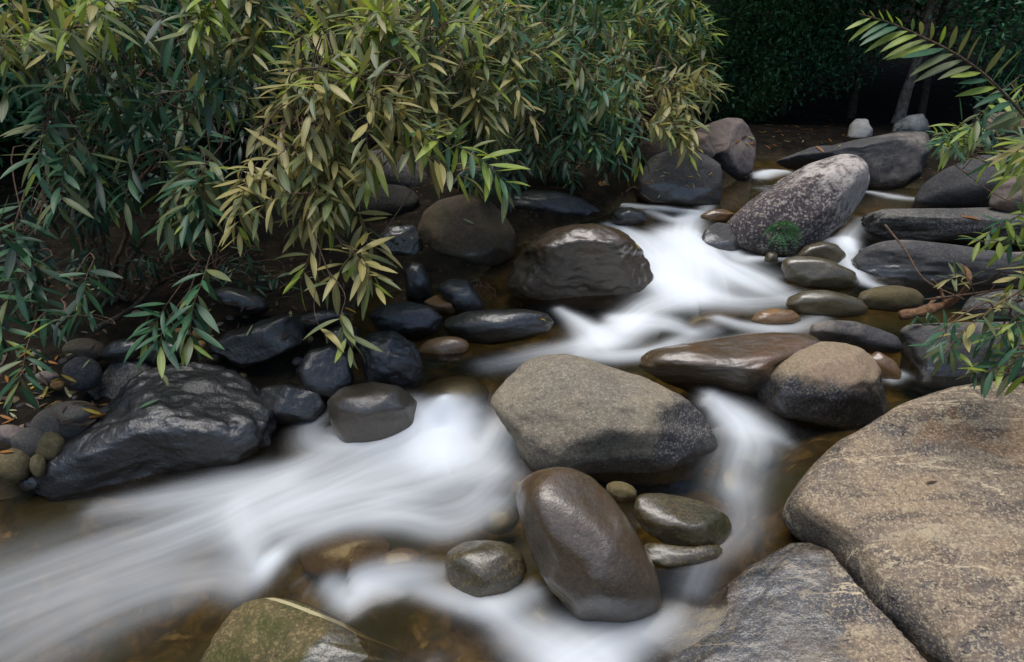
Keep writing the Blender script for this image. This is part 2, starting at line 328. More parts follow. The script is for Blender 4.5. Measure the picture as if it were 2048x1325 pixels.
def foam_field(xy):
    tot = np.zeros(len(xy))
    for k, (px, wd, stn) in enumerate(RUNS):
        P = catmull([hitw(*p)[:2] for p in px], 40); tt = np.linspace(0, 1, 40)
        W_ = np.interp(tt, np.linspace(0, 1, len(wd)), wd); I_ = np.interp(tt, np.linspace(0, 1, len(stn)), stn)
        L = np.r_[0, np.cumsum(np.hypot(*np.diff(P, axis=0).T))]
        lo = P.min(0) - 3.0 * max(wd); hi = P.max(0) + 3.0 * max(wd)
        m = np.nonzero(((xy > lo) & (xy < hi)).all(1))[0]
        if not len(m): continue
        q = xy[m]; best = np.full(len(m), 1e9); s = np.zeros(len(m)); lat = np.zeros(len(m)); inten = np.zeros(len(m)); wid = np.ones(len(m))
        for i in range(39):
            d = P[i + 1] - P[i]; ln = np.hypot(*d) + 1e-9; rel = q - P[i]; t0 = (rel @ d) / ln ** 2; t = np.clip(t0, 0, 1)
            if i == 0: t0c = np.minimum(t0, 1)
            dd = np.hypot(*(rel - t[:, None] * d).T)
            b = dd < best
            best[b] = dd[b]; s[b] = (L[i] + t * ln)[b]; lat[b] = ((rel[:, 1] * d[0] - rel[:, 0] * d[1]) / ln)[b]
            inten[b] = (I_[i] + t * (I_[i + 1] - I_[i]))[b]; wid[b] = (W_[i] + t * (W_[i + 1] - W_[i]))[b]
        st1 = fbm(np.c_[s * 1.1, lat * 14, np.full(len(m), k * 3.7)], 40 + k, 3, .6)
        st2 = fbm(np.c_[s * 2.2, lat * 38, np.full(len(m), k * 5.1)], 70 + k, 2, .6)
        wob = 1 + 0.35 * fbm(np.c_[s * 2.0, np.sign(lat), np.full(len(m), k * 2.2)], 90 + k, 3)
        g = np.exp(-(best / (wid * 0.78 * wob)) ** 2)
        tot[m] += inten * g * np.clip(0.86 + 0.36 * st1 + 0.18 * st2, 0.3, 1.5)
    return tot
def build_water():
    xs = axis([(-5.5, -2.2, .03), (-2.2, 2.6, .0125), (2.6, 6, .04)])
    ys = [1.0]
    while ys[-1] < 10.5: ys.append(ys[-1] + max(.0125, .0042 * ys[-1]))
    ys = np.array(ys); X, Y = np.meshgrid(xs, ys); xy = np.c_[X.ravel(), Y.ravel()]
    d = bank_dist(xy); f = np.zeros(len(xy)); m = d < 0.5; f[m] = foam_field(xy[m])
    z = wz(xy); q = np.c_[xy, np.zeros(len(xy))]
    fs = np.clip(f, 0, 1.2)
    z = z + 0.010 * fbm(q * np.array((2, 3, 1)), 21, 2) + 0.015 * fs + 0.012 * fs * fbm(q * 6, 23, 2) - 0.06 * sstep(.15, .5, d)
    keep = np.nonzero(m)[0]; idx = np.full(len(xy), -1); idx[keep] = np.arange(len(keep))
    F = grid_faces(len(xs), len(ys)); F = idx[F]; F = F[(F >= 0).all(1)]
    t = NT('clear stream water with white aeration'); pos = t.n('NewGeometry').outputs['Position']
    foam = t.attr('foam')
    a = t.math('SUBTRACT', 1.0, t.math('POWER', 2.718, t.math('MULTIPLY', foam, -1.6)))
    bump = t.n('Bump'); bump.inputs['Strength'].default_value = .18; bump.inputs['Distance'].default_value = .06
    t.set(bump, 'Height', t.noise(5, 2, .5, pos))
    tr = t.n('BsdfTransparent', Color=(0.66, 0.60, 0.44, 1)); gl = t.n('BsdfGlossy', Roughness=.2, Color=(1, 1, 1, 1)); t.set(gl, 'Normal', bump)
    fr = t.n('Fresnel', IOR=1.33); t.set(fr, 'Normal', bump)
    m1 = t.n('MixShader'); t.set(m1, 0, fr); t.set(m1, 1, tr); t.set(m1, 2, gl)
    df = t.n('BsdfDiffuse', Color=(0.88, 0.92, 0.94, 1)); tl = t.n('BsdfTranslucent', Color=(0.88, 0.92, 0.94, 1))
    m2 = t.n('MixShader', Fac=.25); t.set(m2, 1, df); t.set(m2, 2, tl)
    m3 = t.n('MixShader'); t.set(m3, 0, a); t.set(m3, 1, m1); t.set(m3, 2, m2)
    me = new_mesh('water', np.c_[xy, z][keep], F, t.done(m3), attrs={'foam': f[keep]})
    link('water', me, kind='structure', label='silky white stream water running over brown stones')
# ================================================================ stones
M = {}
def stone_materials():
    r = rock_mat
    M['tan'] = r('tan grey granite', (.29,.235,.155), (.21,.175,.13), (.06,.058,.062), .42, 62, (.44,.39,.30), (.035,.033,.033), .34, .6)
    M['brown'] = r('brown river granite', (.12,.085,.05), (.085,.065,.048), (.15,.095,.045), .30, 60, (.26,.20,.12), (.015,.015,.015), .56, .4, wr=(.2,.42), rusty=.55, grain=.006)
    M['slab'] = r('banded tan granite', (.33,.235,.145), (.22,.165,.115), (.075,.075,.085), .6, 75, (.52,.42,.27), (.03,.03,.033), .36, .55, band=.55, rusty=.5)
    M['moss'] = r('mossy olive granite', (.13,.10,.045), (.10,.075,.03), (.06,.06,.025), .5, 55, (.34,.25,.11), (.02,.02,.01), .55, .45, moss=.7, wr=(.25,.5), vein=True, grain=.006)
    M['dark'] = r('dark wet stone', (.04,.036,.030), (.028,.026,.025), (.06,.045,.03), .25, 60, (.13,.12,.11), (.008,.008,.008), .5, .55, moss=.25, wr=(.2,.42))
    M['black'] = r('black wet stone', (.014,.014,.016), (.009,.009,.011), (.025,.023,.020), .2, 55, (.10,.10,.10), (.006,.006,.006), .55, .95, wr=(.22,.42))
    M['round'] = r('brown black boulder stone', (.125,.09,.058), (.085,.066,.05), (.15,.09,.05), .3, 58, (.2,.16,.11), (.01,.01,.01), .5, .4, moss=.35, wr=(.22,.45), grain=.006)
    M['dome'] = r('pinkish tan stone', (.31,.215,.14), (.26,.20,.125), (.05,.052,.06), .35, 62, (.46,.38,.26), (.04,.035,.03), .38, .35)
    M['lichen'] = r('purple grey granite with white lichen', (.085,.068,.068), (.06,.052,.055), (.50,.45,.40), .55, 30, (.5,.42,.36), (.03,.02,.022), .4, .6, patn=1.9)
    M['pink'] = r('pinkish grey stone', (.21,.165,.14), (.14,.11,.10), (.055,.052,.055), .25, 50, (.28,.23,.2), (.04,.035,.035), .4, .5, rusty=.35)
    M['grey'] = r('grey stream granite', (.13,.12,.105), (.09,.085,.08), (.045,.045,.05), .42, 55, (.36,.33,.27), (.02,.02,.02), .36, .6)
    M['slate'] = r('dark blue grey stone', (.08,.076,.072), (.052,.05,.05), (.26,.22,.18), .3, 50, (.16,.15,.15), (.02,.02,.022), .5, .5)
    M['olive'] = r('olive river stone', (.13,.10,.042), (.095,.078,.042), (.17,.11,.04), .25, 60, (.24,.2,.12), (.02,.02,.015), .62, .3, wr=(.25,.5), grain=.006)
    M['orange'] = r('orange brown stone', (.25,.13,.04), (.17,.10,.04), (.32,.20,.08), .25, 55, (.38,.26,.12), (.03,.025,.02), .7, .35, wr=(.3,.55))
    M['pale'] = r('pale stone brightened for sunlight', (.56,.52,.46), (.42,.39,.34), (.05,.05,.045), .3, 35, (.6,.56,.5), (.05,.05,.045), .5, .5, moss=.3)  # whitish stone, albedo raised to stand for sunlit spots
    M['pebble'] = r('grey brown pebble stone', (.12,.10,.075), (.085,.08,.07), (.15,.12,.08), .25, 60, (.25,.22,.17), (.03,.03,.03), .55, .35)

def E(cx, cy, rx, ry, rot=0, k=14):
    a = np.linspace(0, 2 * pi, k, endpoint=False); c, s = cos(radians(rot)), sin(radians(rot))
    return [(cx + rx * cos(t) * c - ry * sin(t) * s, cy + rx * cos(t) * s + ry * sin(t) * c) for t in a]
_ICO = {}
def ico(sub):
    if sub not in _ICO:
        import bmesh
        bm = bmesh.new(); bmesh.ops.create_icosphere(bm, subdivisions=sub, radius=1)
        V = np.array([v.co[:] for v in bm.verts]); F = np.array([[v.index for v in f.verts] for f in bm.faces]); bm.free()
        V /= np.linalg.norm(V, axis=1)[:, None]
        _ICO[sub] = (V, F)
    return _ICO[sub]
_ED = {}
def _EDGE(sub):
    if sub not in _ED:
        F = ico(sub)[1]; e = np.sort(np.vstack([F[:, :2], F[:, 1:], F[:, ::2]]), 1); _ED[sub] = np.unique(e, axis=0)
    return _ED[sub]
ROCKS = []
def rock(poly, zb, mat, label, name='boulder', cat='boulder', vb=None, ub=None, tau=0, tk=0.85, wet=0.05, pat=None, fac=(), seed=1, sub=5, amp=0.05, sink=0.22, flat=1.0, group=None, rough=1.0, d=None, soft=2.5, sq=1.0, roll=0.0, smooth=None, hl=False, vein=None):
    """solid stone from its outline: outline in picture units, resting at height zb where its foot is seen (ub, vb); tk = half depth / mean half size"""
    P = np.array(poly, float); u0, u1 = P[:, 0].min(), P[:, 0].max(); v0, v1 = P[:, 1].min(), P[:, 1].max()
    cu, cv = (u0 + u1) / 2, (v0 + v1) / 2
    if vb is None: vb = v1
    if ub is None: ub = cu
    HW, HH = (u1 - u0) / 2, (v1 - v0) / 2; Pn = (P - (cu, cv)) / (HW, HH)
    n = 360; th = np.linspace(0, 2 * pi, n, endpoint=False); rr = np.zeros(n)
    for i, t in enumerate(th):
        dx, dy = cos(t), sin(t); best = 0
        for a, b in zip(Pn, np.roll(Pn, -1, 0)):
            ex, ey = b - a; det = dx * -ey + dy * ex
            if abs(det) < 1e-9: continue
            ax, ay = a
            s = (ax * -ey + ay * ex) / det; k = (dx * ay - dy * ax) / det
            if 0 <= k <= 1 and s > best: best = s
        rr[i] = best
    kw = np.exp(-0.5 * (np.arange(-30, 31) / (soft * 1.4)) ** 2); kw /= kw.sum()
    rr = np.convolve(np.r_[rr[-30:], rr, rr[:30]], kw, 'valid')
    q, F = ico(sub); q = q.copy()
    rng = np.random.default_rng(seed * 7 + 3)
    if sq != 1.0:                                         # blockier
        q = np.sign(q) * np.abs(q) ** sq; q /= np.maximum(1e-9, (np.abs(q) ** 4).sum(1) ** .25)[:, None]; q[:, :2] /= max(1, np.hypot(q[:, 0], q[:, 1]).max())
    o = seed * 13.7
    for k in range(5):                                    # broad random flats
        nrm = rng.normal(size=3); nrm[2] = abs(nrm[2]) + .25; nrm /= np.linalg.norm(nrm); off = rng.uniform(.80, .93)
        e = q @ nrm - off; q = q - nrm * (np.maximum(e, 0) * .8)[:, None]
    for (nx, ny, ns, off) in fac:                         # flats the stone itself shows (x right, y up, s towards the viewer)
        nrm = np.array((nx, ny, ns), float); nrm /= np.linalg.norm(nrm)
        e = q @ nrm - off; q = q - nrm * (np.maximum(e, 0) * .96)[:, None]
    E_ = _EDGE(sub)
    for _ in range(smooth if smooth is not None else {6: 12, 5: 4, 4: 1, 3: 1}[sub]):           # worn edges
        acc = np.zeros_like(q); cnt = np.zeros(len(q))
        np.add.at(acc, E_[:, 0], q[E_[:, 1]]); np.add.at(acc, E_[:, 1], q[E_[:, 0]]); np.add.at(cnt, E_.ravel(), 1)
        q = .35 * q + .65 * acc / cnt[:, None]
    disp = amp * (fbm(q * 1.6 + o, seed, 3) + .35 * rough * fbm(q * 5 + o, seed + 5, 4) - .45 * rough * np.abs(fbm(q * 2.6 + o, seed + 9, 5)) + .14 * rough * fbm(q * 14 + o, seed + 3, 3))
    q = q * (1 + disp)[:, None]
    # to the picture outline, then into the world
    ang = np.arctan2(-q[:, 1], q[:, 0]) % (2 * pi); rho = np.hypot(q[:, 0], q[:, 1])
    nb = 60; bi = (ang / (2 * pi) * nb).astype(int) % nb; mx = np.zeros(nb); np.maximum.at(mx, bi, rho); mx = np.maximum(mx, .3)
    mx = np.convolve(np.r_[mx[-3:], mx, mx[:3]], np.array((1, 2, 3, 4, 3, 2, 1)) / 16, 'valid')
    rho = rho / np.interp(ang, np.r_[-.5, np.arange(nb) + .5 - .5 + .5, nb + .5] * 2 * pi / nb, np.r_[mx[-1], mx, mx[0]])
    r = np.interp(ang, np.r_[th, 2 * pi], np.r_[rr, rr[0]])
    du = HW * r * rho * np.cos(ang); dv = HH * r * rho * np.sin(ang)
    hy = (v1 - v0) / 2
    dv = np.where(dv > 0, dv * (1 + sink), dv)
    if d is not None and hl: d = min(d, depth(hitl(cu, v1 - .25 * (v1 - v0))))
    df = depth(hit(ub, vb, zb)) if d is None else d
    ppm = FPX / df; hw, hh = (u1 - u0) / 2 / ppm, hy / ppm
    thick = tk * math.sqrt(hw * hh); tt = math.tan(radians(tau))
    dc = df + 0.55 * thick * cos(radians(tau)) + tt * hh * .9 if d is None else d
    N = -FW * cos(radians(tau)) + UP * sin(radians(tau))
    y = -dv / ppm
    dd = dc + tt * y + roll * du / ppm
    s = np.sign(q[:, 2]) * np.abs(q[:, 2]) ** flat
    Wp = CAM + dd[:, None] * (FW + ((cu + du - 1024) / FPX)[:, None] * RX - ((cv + dv - 662.5) / FPX)[:, None] * UP) + (s * thick)[:, None] * N
    c = Wp.mean(0); base = np.array((c[0], c[1], Wp[:, 2].min()))
    hw_ = wz(Wp)
    h = Wp[:, 2] - hw_
    wn = fbm(Wp * 4, seed + 2, 3)
    wetv = np.ones(len(Wp)) if wet == 'all' else np.clip(sstep(wet + .10, wet - .02, h + .06 * wn), 0, 1)
    if pat is None: pv = 0.22 + .2 * wn
    else: pv = np.clip(pat[2] + pat[3] * (q[:, 0] * pat[0] + q[:, 1] * pat[1]) + .25 * wn, 0, 1)
    at_ = {'wet': wetv, 'pat': pv}
    if vein:
        qx, qy = du / HW, -dv / HH; dl = np.full(len(qx), 9.0)
        for (x0, y0), (x1, y1) in zip(vein[:-1], vein[1:]):
            ex, ey = x1 - x0, y1 - y0; tq = np.clip(((qx - x0) * ex + (qy - y0) * ey) / (ex * ex + ey * ey), 0, 1); dl = np.minimum(dl, np.hypot(qx - x0 - tq * ex, qy - y0 - tq * ey))
        at_['vein'] = sstep(.045, .012, dl)
    me = new_mesh(name, Wp - base, F, M[mat], attrs=at_)
    o_ = link(name, me, loc=base, label=label, cat=cat, group=group); ROCKS.append(o_)
    return o_

def build_rocks():
    # --- the midstream stones
    rock([(978,805),(992,783),(1012,760),(1040,730),(1075,712),(1120,706),(1165,714),(1200,727),(1240,741),(1290,755),(1340,779),(1380,804),(1408,828),(1420,855),(1440,865),(1442,885),(1425,912),(1400,937),(1360,950),(1300,956),(1240,952),(1180,944),(1120,940),(1075,933),(1050,915),(1030,880),(1005,845)],
         -.02, 'tan', 'large dry tan grey boulder in midstream between the white chutes', seed=4, sub=6, tk=.8, wet=.03, pat=(.65,-.8,.22,.75), fac=[(.25,.8,.55,.80),(-.55,.25,.8,.82),(.75,-.25,.6,.74),(.1,-.6,.8,.84)], amp=.05, sink=.12)  # pat paints the shaded lower right side darker
    rock([(1030,985),(1040,965),(1070,945),(1110,935),(1150,940),(1190,960),(1225,995),(1250,1030),(1280,1080),(1305,1120),(1320,1160),(1322,1200),(1300,1232),(1260,1252),(1220,1250),(1170,1235),(1130,1205),(1095,1165),(1065,1115),(1045,1060),(1033,1020)],
         -.12, 'brown', 'egg shaped wet brown boulder in front of the large tan boulder', seed=6, sub=6, tk=.8, wet='all', pat=(0,1,.5,.3), amp=.025, sink=.1, fac=[(-.85,.1,.55,.86),(.3,-.75,.6,.84)])
    rock([(1265,1010),(1280,990),(1310,988),(1370,998),(1420,1010),(1455,1030),(1465,1050),(1450,1075),(1410,1090),(1380,1092),(1330,1080),(1290,1060),(1268,1035)],
         -.04, 'moss', 'low wet olive stone beside the egg shaped boulder', seed=8, tk=.8, wet='all', fac=[(.1,.85,.5,.6)], amp=.05)
    rock(E(1243,982,32,18,14), -.02, 'olive', 'small pale olive stone wedged under the large tan boulder', 'river_stone', 'stone', seed=9, sub=4, wet=.0)
    rock([(1285,1100),(1292,1085),(1330,1090),(1400,1096),(1436,1088),(1446,1100),(1435,1115),(1395,1128),(1335,1134),(1298,1122)], -.05, 'moss', 'thin flat stone awash below the low olive stone', 'river_stone', 'stone', seed=10, sub=4, tk=.5, tau=40, wet='all', sink=.05)
    rock([(887,1130),(895,1105),(925,1090),(970,1085),(1010,1088),(1045,1105),(1055,1140),(1040,1170),(1000,1190),(950,1190),(905,1170)], -.12, 'moss', 'rounded mossy cobble with a wet shine standing in the rapid', seed=11, tk=.9, wet='all', amp=.05)
    rock([(380,1345),(420,1290),(450,1245),(478,1212),(505,1196),(545,1190),(600,1200),(650,1222),(700,1248),(755,1282),(820,1310),(900,1345),(800,1400),(550,1420)], -.2, 'moss', 'olive brown slab with a pale vein breaking the rapid', seed=12, sub=6, tk=.55, tau=34, vb=1360, wet=.03, pat=(0,1,.2,.1), amp=.05, sink=.1, vein=[(-.5,.98),(-.25,.8),(.0,.58),(.2,.42),(.38,.2),(.6,.05)])
    rock([(1515,790),(1525,757),(1550,727),(1598,697),(1650,683),(1700,686),(1732,707),(1757,742),(1773,790),(1770,822),(1740,846),(1690,857),(1620,856),(1560,838),(1525,816)],
         .02, 'dome', 'dome shaped boulder with a dry pinkish top and dark facets', seed=14, sub=6, smooth=6, tk=.95, wet=.13, pat=(-.1,-1,.55,.95), fac=[(-.45,-.25,.85,.80),(.35,-.35,.85,.80),(0,-.45,.9,.83),(.8,-.1,.5,.86)], amp=.04, sink=.12)
    rock([(1276,735),(1278,716),(1295,702),(1330,694),(1400,682),(1480,670),(1550,664),(1625,668),(1640,690),(1600,720),(1550,760),(1515,800),(1450,800),(1390,783),(1340,766),(1300,746)],
         .10, 'brown', 'broad wet brown boulder behind the large tan boulder', seed=15, sub=6, tk=.75, wet='all', pat=(-.5,.8,.5,.5), fac=[(-.3,-.7,.6,.62),(.1,.8,.6,.72)], amp=.05, sink=.15, vb=795, ub=1430)
    # --- around the main fall
    rock([(1012,562),(1028,520),(1060,485),(1100,460),(1150,448),(1200,450),(1245,465),(1275,490),(1300,525),(1310,552),(1298,588),(1262,612),(1200,612),(1120,605),(1070,600),(1030,592)],
         .2, 'round', 'big wet dark boulder with a glossy broken face beside the waterfall', seed=16, sub=6, smooth=6, tk=.85, wet='all', pat=(.2,1,.45,.5), fac=[(0,-.5,.86,.50),(-.75,-.2,.6,.8),(.8,-.15,.6,.78)], amp=.06, rough=1.7, sink=.15)
    rock([(830,460),(850,422),(882,400),(930,390),(975,398),(1010,430),(1033,470),(1030,510),(1000,540),(950,552),(900,546),(860,522),(838,490)],
         .22, 'round', 'round brown black boulder on the bank under the shrub', seed=17, sub=6, tk=.9, wet=.1, pat=(.6,-.2,.35,.35), fac=[(0,.2,.98,.84),(.55,.4,.7,.87)], amp=.03, sink=.1)
    rock([(1000,395),(1060,381),(1120,384),(1170,400),(1205,425),(1214,446),(1150,452),(1090,446),(1040,436),(1005,418)], .42, 'black', 'low black boulder behind the glossy broken faced one', seed=18, wet='all', amp=.04, vb=455)
    rock([(745,482),(780,452),(830,450),(846,480),(842,516),(790,524),(750,512)], .33, 'dark', 'dark stone with a wet hollow under the shrub', seed=19, wet='all', fac=[(.1,-.1,.9,.8)], amp=.10, rough=1.5)
    rock([(806,545),(822,524),(845,528),(862,560),(864,588),(840,598),(812,585)], .19, 'dark', 'narrow dark stone beneath the round brown black boulder', 'river_stone', 'stone', seed=20, sub=4, wet='all')
    rock([(872,575),(900,558),(935,560),(955,585),(970,612),(945,628),(900,625)], .18, 'black', 'blackish stone with red stains in the side pool', 'river_stone', 'stone', seed=21, sub=4, wet='all')
    rock([(846,604),(870,590),(905,585),(926,596),(940,616),(905,630),(870,624)], .17, 'orange', 'small tan stone lying in the side pool', 'river_stone', 'stone', seed=22, sub=4, wet=.02, fac=[(-.3,.6,.6,.5)])
    rock([(735,630),(765,608),(815,603),(860,612),(886,635),(880,660),(835,678),(790,672),(752,655)], .15, 'black', 'black wet stone at the mouth of the side pool', seed=23, wet='all', amp=.05)
    rock([(885,655),(892,638),(930,624),(990,618),(1050,618),(1095,627),(1110,645),(1100,662),(1050,676),(980,684),(915,678)], .15, 'dark', 'long low wet stone at the edge of the white water', seed=24, wet='all', amp=.035, pat=(.5,0,.3,.3))
    rock(E(888,697,52,24,-6), .09, 'orange', 'brown stone just under the water below the black wet ones', 'river_stone', 'stone', seed=25, sub=4, wet='all', tk=.6)
    rock([(716,690),(740,665),(790,662),(830,690),(848,730),(845,765),(800,772),(740,768),(720,735)], .10, 'black', 'rugged black stone with several bright wet ridges', seed=26, wet='all', amp=.10, rough=1.8)
    rock([(655,802),(680,776),(740,764),(800,772),(836,808),(833,850),(792,872),(740,886),(690,880),(664,845)], -.05, 'round', 'smooth brown boulder washed by the rapid beneath the rugged black stone', seed=27, tk=.9, wet='all', amp=.03, sink=.2)
    rock([(425,692),(465,662),(525,637),(590,627),(606,662),(613,692),(560,716),(490,742),(462,735)], .12, 'black', 'angular black block resting on the bank stones', seed=28, wet='all', tk=.9, sq=.75, fac=[(0,-.15,1,.75),(-.1,.9,.4,.75)], amp=.05, sink=.05)
    rock([(590,742),(620,700),(665,690),(700,715),(708,760),(690,785),(640,790),(605,775)], .07, 'black', 'black stone with one shining facet under the hanging twigs', seed=29, wet='all', fac=[(.3,.2,.9,.6)], amp=.07)
    rock([(505,800),(525,775),(580,765),(640,785),(652,810),(630,838),(560,842),(515,830)], -.03, 'black', 'low black stone with two shining hollows at the water edge', seed=30, wet='all', fac=[(-.5,.3,.8,.66),(.5,.1,.8,.66)], amp=.07)
    rock([(640,665),(680,645),(715,655),(722,690),(690,705),(650,700)], .12, 'dark', 'brownish stone behind the hanging twig tips', 'river_stone', 'stone', seed=31, sub=4, wet='all')
    # the big black boulder at the foot of the bank
    rock([(75,998),(95,950),(130,905),(170,872),(205,838),(240,800),(285,750),(330,730),(390,722),(450,732),(500,760),(540,805),(558,850),(545,895),(500,925),(430,950),(340,975),(250,998),(150,1010)],
         -.22, 'black', 'large craggy black boulder at the foot of the dark bank', seed=33, sub=6, smooth=5, tk=.7, tau=22, wet='all', amp=.09, rough=1.7, fac=[(-.35,.35,.87,.72),(.2,-.75,.6,.72),(.35,.55,.7,.74)], vb=1000, ub=300, sink=.1)
    rock([(172,800),(190,765),(212,735),(250,713),(285,722),(310,745),(330,790),(280,830),(210,835)], -.06, 'grey', 'jagged grey stone with a pale edge leaning behind the craggy black boulder', seed=34, wet=.0, sq=.8, fac=[(-.3,.2,.93,.55)], amp=.09, rough=1.6)
    # --- by the upper pool
    rock([(1450,442),(1500,402),(1560,360),(1620,326),(1680,307),(1715,308),(1734,325),(1738,362),(1724,402),(1692,440),(1650,478),(1575,508),(1500,502),(1460,478)],
         .36, 'lichen', 'big slanting granite boulder with white lichen above the waterfall', seed=36, sub=6, smooth=5, soft=1.5, tk=.8, wet=.02, pat=(.85,.35,.26,.55), fac=[(.75,.75,.3,.93),(-.5,.75,.4,.78),(.1,.1,.98,.82),(.8,-.1,.6,.80)], amp=.04, ub=1560)
    rock([(1398,488),(1408,462),(1432,445),(1468,452),(1492,482),(1472,504),(1425,505)], .34, 'slate', 'small grey stone at the foot of the lichened boulder', seed=37, sub=4, wet=.04, fac=[(-.4,.2,.9,.6),(.6,.3,.7,.7)])
    rock([(1372,300),(1385,262),(1420,246),(1455,236),(1482,239),(1500,265),(1514,292),(1516,312),(1508,345),(1475,364),(1442,352),(1420,325)], .55, 'pink', 'tall pinkish boulder with dark base beside the upper pool', seed=38, sub=6, smooth=4, soft=1.5, wet=.03, tk=.9, pat=(.15,-1,.3,.75), fac=[(-.55,.45,.7,.62),(.55,.1,.8,.68)], amp=.045, ub=1470, vb=362)
    rock([(1280,345),(1300,318),(1350,300),(1410,315),(1437,335),(1442,375),(1436,402),(1370,408),(1300,402),(1270,385)], .53, 'slate', 'dark flat fronted boulder dotted with fallen leaves', seed=39, sub=5, wet=.12, sq=.8, fac=[(0,-.1,1,.7)], pat=(0,0,.1,0), amp=.05)
    rock([(1275,290),(1310,262),(1370,258),(1420,272),(1430,310),(1400,330),(1330,335),(1285,325)], .70, 'pink', 'flat topped grey stone under the olive branch tips', seed=40, sub=5, wet=-1, amp=.05, pat=(0,0,.1,0))
    rock([(1210,235),(1228,205),(1255,200),(1275,220),(1270,250),(1230,258)], .95, 'pink', 'pinkish grey stone showing through the shrub', seed=41, sub=4, wet=-1, d=7.2, hl=True)
    rock([(1220,430),(1235,418),(1262,415),(1290,425),(1295,442),(1262,452),(1232,448)], .49, 'dark', 'small wet stone at the lip of the waterfall', 'river_stone', 'stone', seed=42, sub=4, wet='all')
    rock([(1185,385),(1198,364),(1215,362),(1226,380),(1220,402),(1196,404)], .52, 'orange', 'small stone with a brown broken face below the shrub', 'river_stone', 'stone', seed=43, sub=4, wet=.05, fac=[(.6,.1,.8,.5)])
    rock([(1400,432),(1420,420),(1450,418),(1470,428),(1450,445),(1415,446)], .46, 'orange', 'orange stone awash in front of the lichened boulder', 'river_stone', 'stone', seed=44, sub=4, wet='all', tk=.6)
    # back bank
    rock([(1555,318),(1600,302),(1660,291),(1720,275),(1800,262),(1850,265),(1858,300),(1840,345),(1800,372),(1750,378),(1700,360),(1640,335),(1580,328)], .6, 'slate', 'long low dark boulder across the back of the upper pool', seed=46, sub=6, smooth=5, soft=1.5, wet=.02, tk=.7, pat=(.3,-.2,.35,.35), fac=[(0,.85,.5,.7),(.2,-.2,1,.75)], amp=.06, vb=368, ub=1780)
    rock([(1695,275),(1700,250),(1712,238),(1735,240),(1745,262),(1742,280),(1715,284)], .80, 'pale', 'small whitish stone in front of the forest gloom', seed=47, sub=4, wet=-1, d=8.6, hl=True, pat=(0,0,0,0))
    rock([(1780,268),(1790,248),(1815,232),(1842,229),(1856,242),(1858,262),(1830,272)], .82, 'pale', 'pale rounded stone with dark moss patches near the tree trunk', seed=48, sub=4, wet=-1, d=8.8, hl=True, pat=(-.3,-.5,.45,.3))
    rock([(1958,250),(1975,230),(2010,225),(2048,235),(2060,270),(2010,275),(1965,270)], .9, 'pink', 'brown grey stone behind the arching frond', seed=49, sub=4, wet=-1, d=6.6, hl=True)
    rock([(1825,405),(1850,365),(1880,345),(1940,325),(2010,318),(2120,312),(2300,325),(2320,400),(2150,430),(2060,428),(1950,420),(1860,418)], .55, 'slate', 'sloping blue grey slab behind the long grey boulder', seed=50, sub=5, wet=.05, tau=20, pat=(.5,.5,.15,.3), amp=.05)
    rock([(1985,405),(2000,370),(2040,345),(2100,345),(2130,400),(2090,425),(2020,422)], .60, 'pink', 'mauve grey boulder on top of the sloping slab', seed=51, sub=5, wet=-1, amp=.05, d=5.0)
    rock([(1718,455),(1728,432),(1750,421),(1800,418),(1880,416),(1970,413),(2060,410),(2200,408),(2340,415),(2380,450),(2340,485),(2200,495),(2080,492),(1960,488),(1860,484),(1785,492),(1735,478)], .43, 'grey', 'long flat topped grey boulder reaching out from the bank', seed=52, sub=6, wet=.03, sq=.8, tk=.7, pat=(-.45,-1,.32,.9), fac=[(0,.75,.66,.62)], amp=.05, rough=1.6, ub=1760, vb=488)
    rock([(1702,520),(1722,498),(1760,482),(1810,478),(1860,485),(1905,500),(1980,506),(2080,502),(2250,500),(2380,520),(2390,580),(2250,605),(2050,604),(1900,594),(1800,582),(1745,572),(1712,548)], .26, 'slate', 'smooth blue black boulder with a pale crest below the long grey one', seed=53, sub=6, wet=.03, tk=.65, pat=(.3,1,.05,.75), amp=.045, rough=1.4, ub=1760, vb=575)
    rock([(1562,534),(1566,520),(1590,513),(1630,516),(1675,530),(1710,548),(1722,562),(1715,574),(1670,577),(1610,570),(1575,556)], .27, 'olive', 'flat olive stone lying across the foot of the side chute', seed=54, wet='all', tk=.7, tau=10, amp=.04)
    rock([(1592,512),(1610,492),(1640,483),(1672,490),(1690,508),(1688,530),(1660,538),(1620,525)], .31, 'olive', 'rounded olive stone leaning on the flat one by the side chute', seed=55, sub=4, wet='all', fac=[(-.1,-.3,.95,.6)])
    rock([(1528,522),(1534,508),(1548,504),(1556,514),(1552,528)], .31, 'moss', 'tiny mossy stone at the waterline of the lichened boulder', 'river_stone', 'stone', seed=56, sub=3, wet='all')
    rock([(1572,610),(1578,594),(1605,583),(1645,581),(1690,590),(1728,603),(1738,616),(1725,628),(1670,632),(1600,626)], .22, 'olive', 'dark low stone half drowned in the quiet pool', seed=57, sub=4, wet='all', tk=.65, tau=10)
    rock([(1712,600),(1722,584),(1755,573),(1795,571),(1832,581),(1848,598),(1840,614),(1790,620),(1730,614)], .23, 'olive', 'greenish stone half drowned by the driftwood root', seed=58, sub=4, wet=.03, tk=.7, tau=10)
    rock([(1502,640),(1515,624),(1545,617),(1585,621),(1603,637),(1592,652),(1550,656),(1515,652)], .18, 'orange', 'golden brown stone breaking the smooth water', 'river_stone', 'stone', seed=59, sub=4, wet=.03, tk=.7)
    rock([(1618,662),(1625,648),(1655,641),(1700,643),(1750,658),(1790,673),(1806,690),(1795,702),(1740,700),(1670,690),(1628,678)], .16, 'slate', 'long low grey stone behind the dome shaped boulder', seed=60, sub=4, wet=.03, tk=.7, tau=10, pat=(-.9,.1,.4,.5))
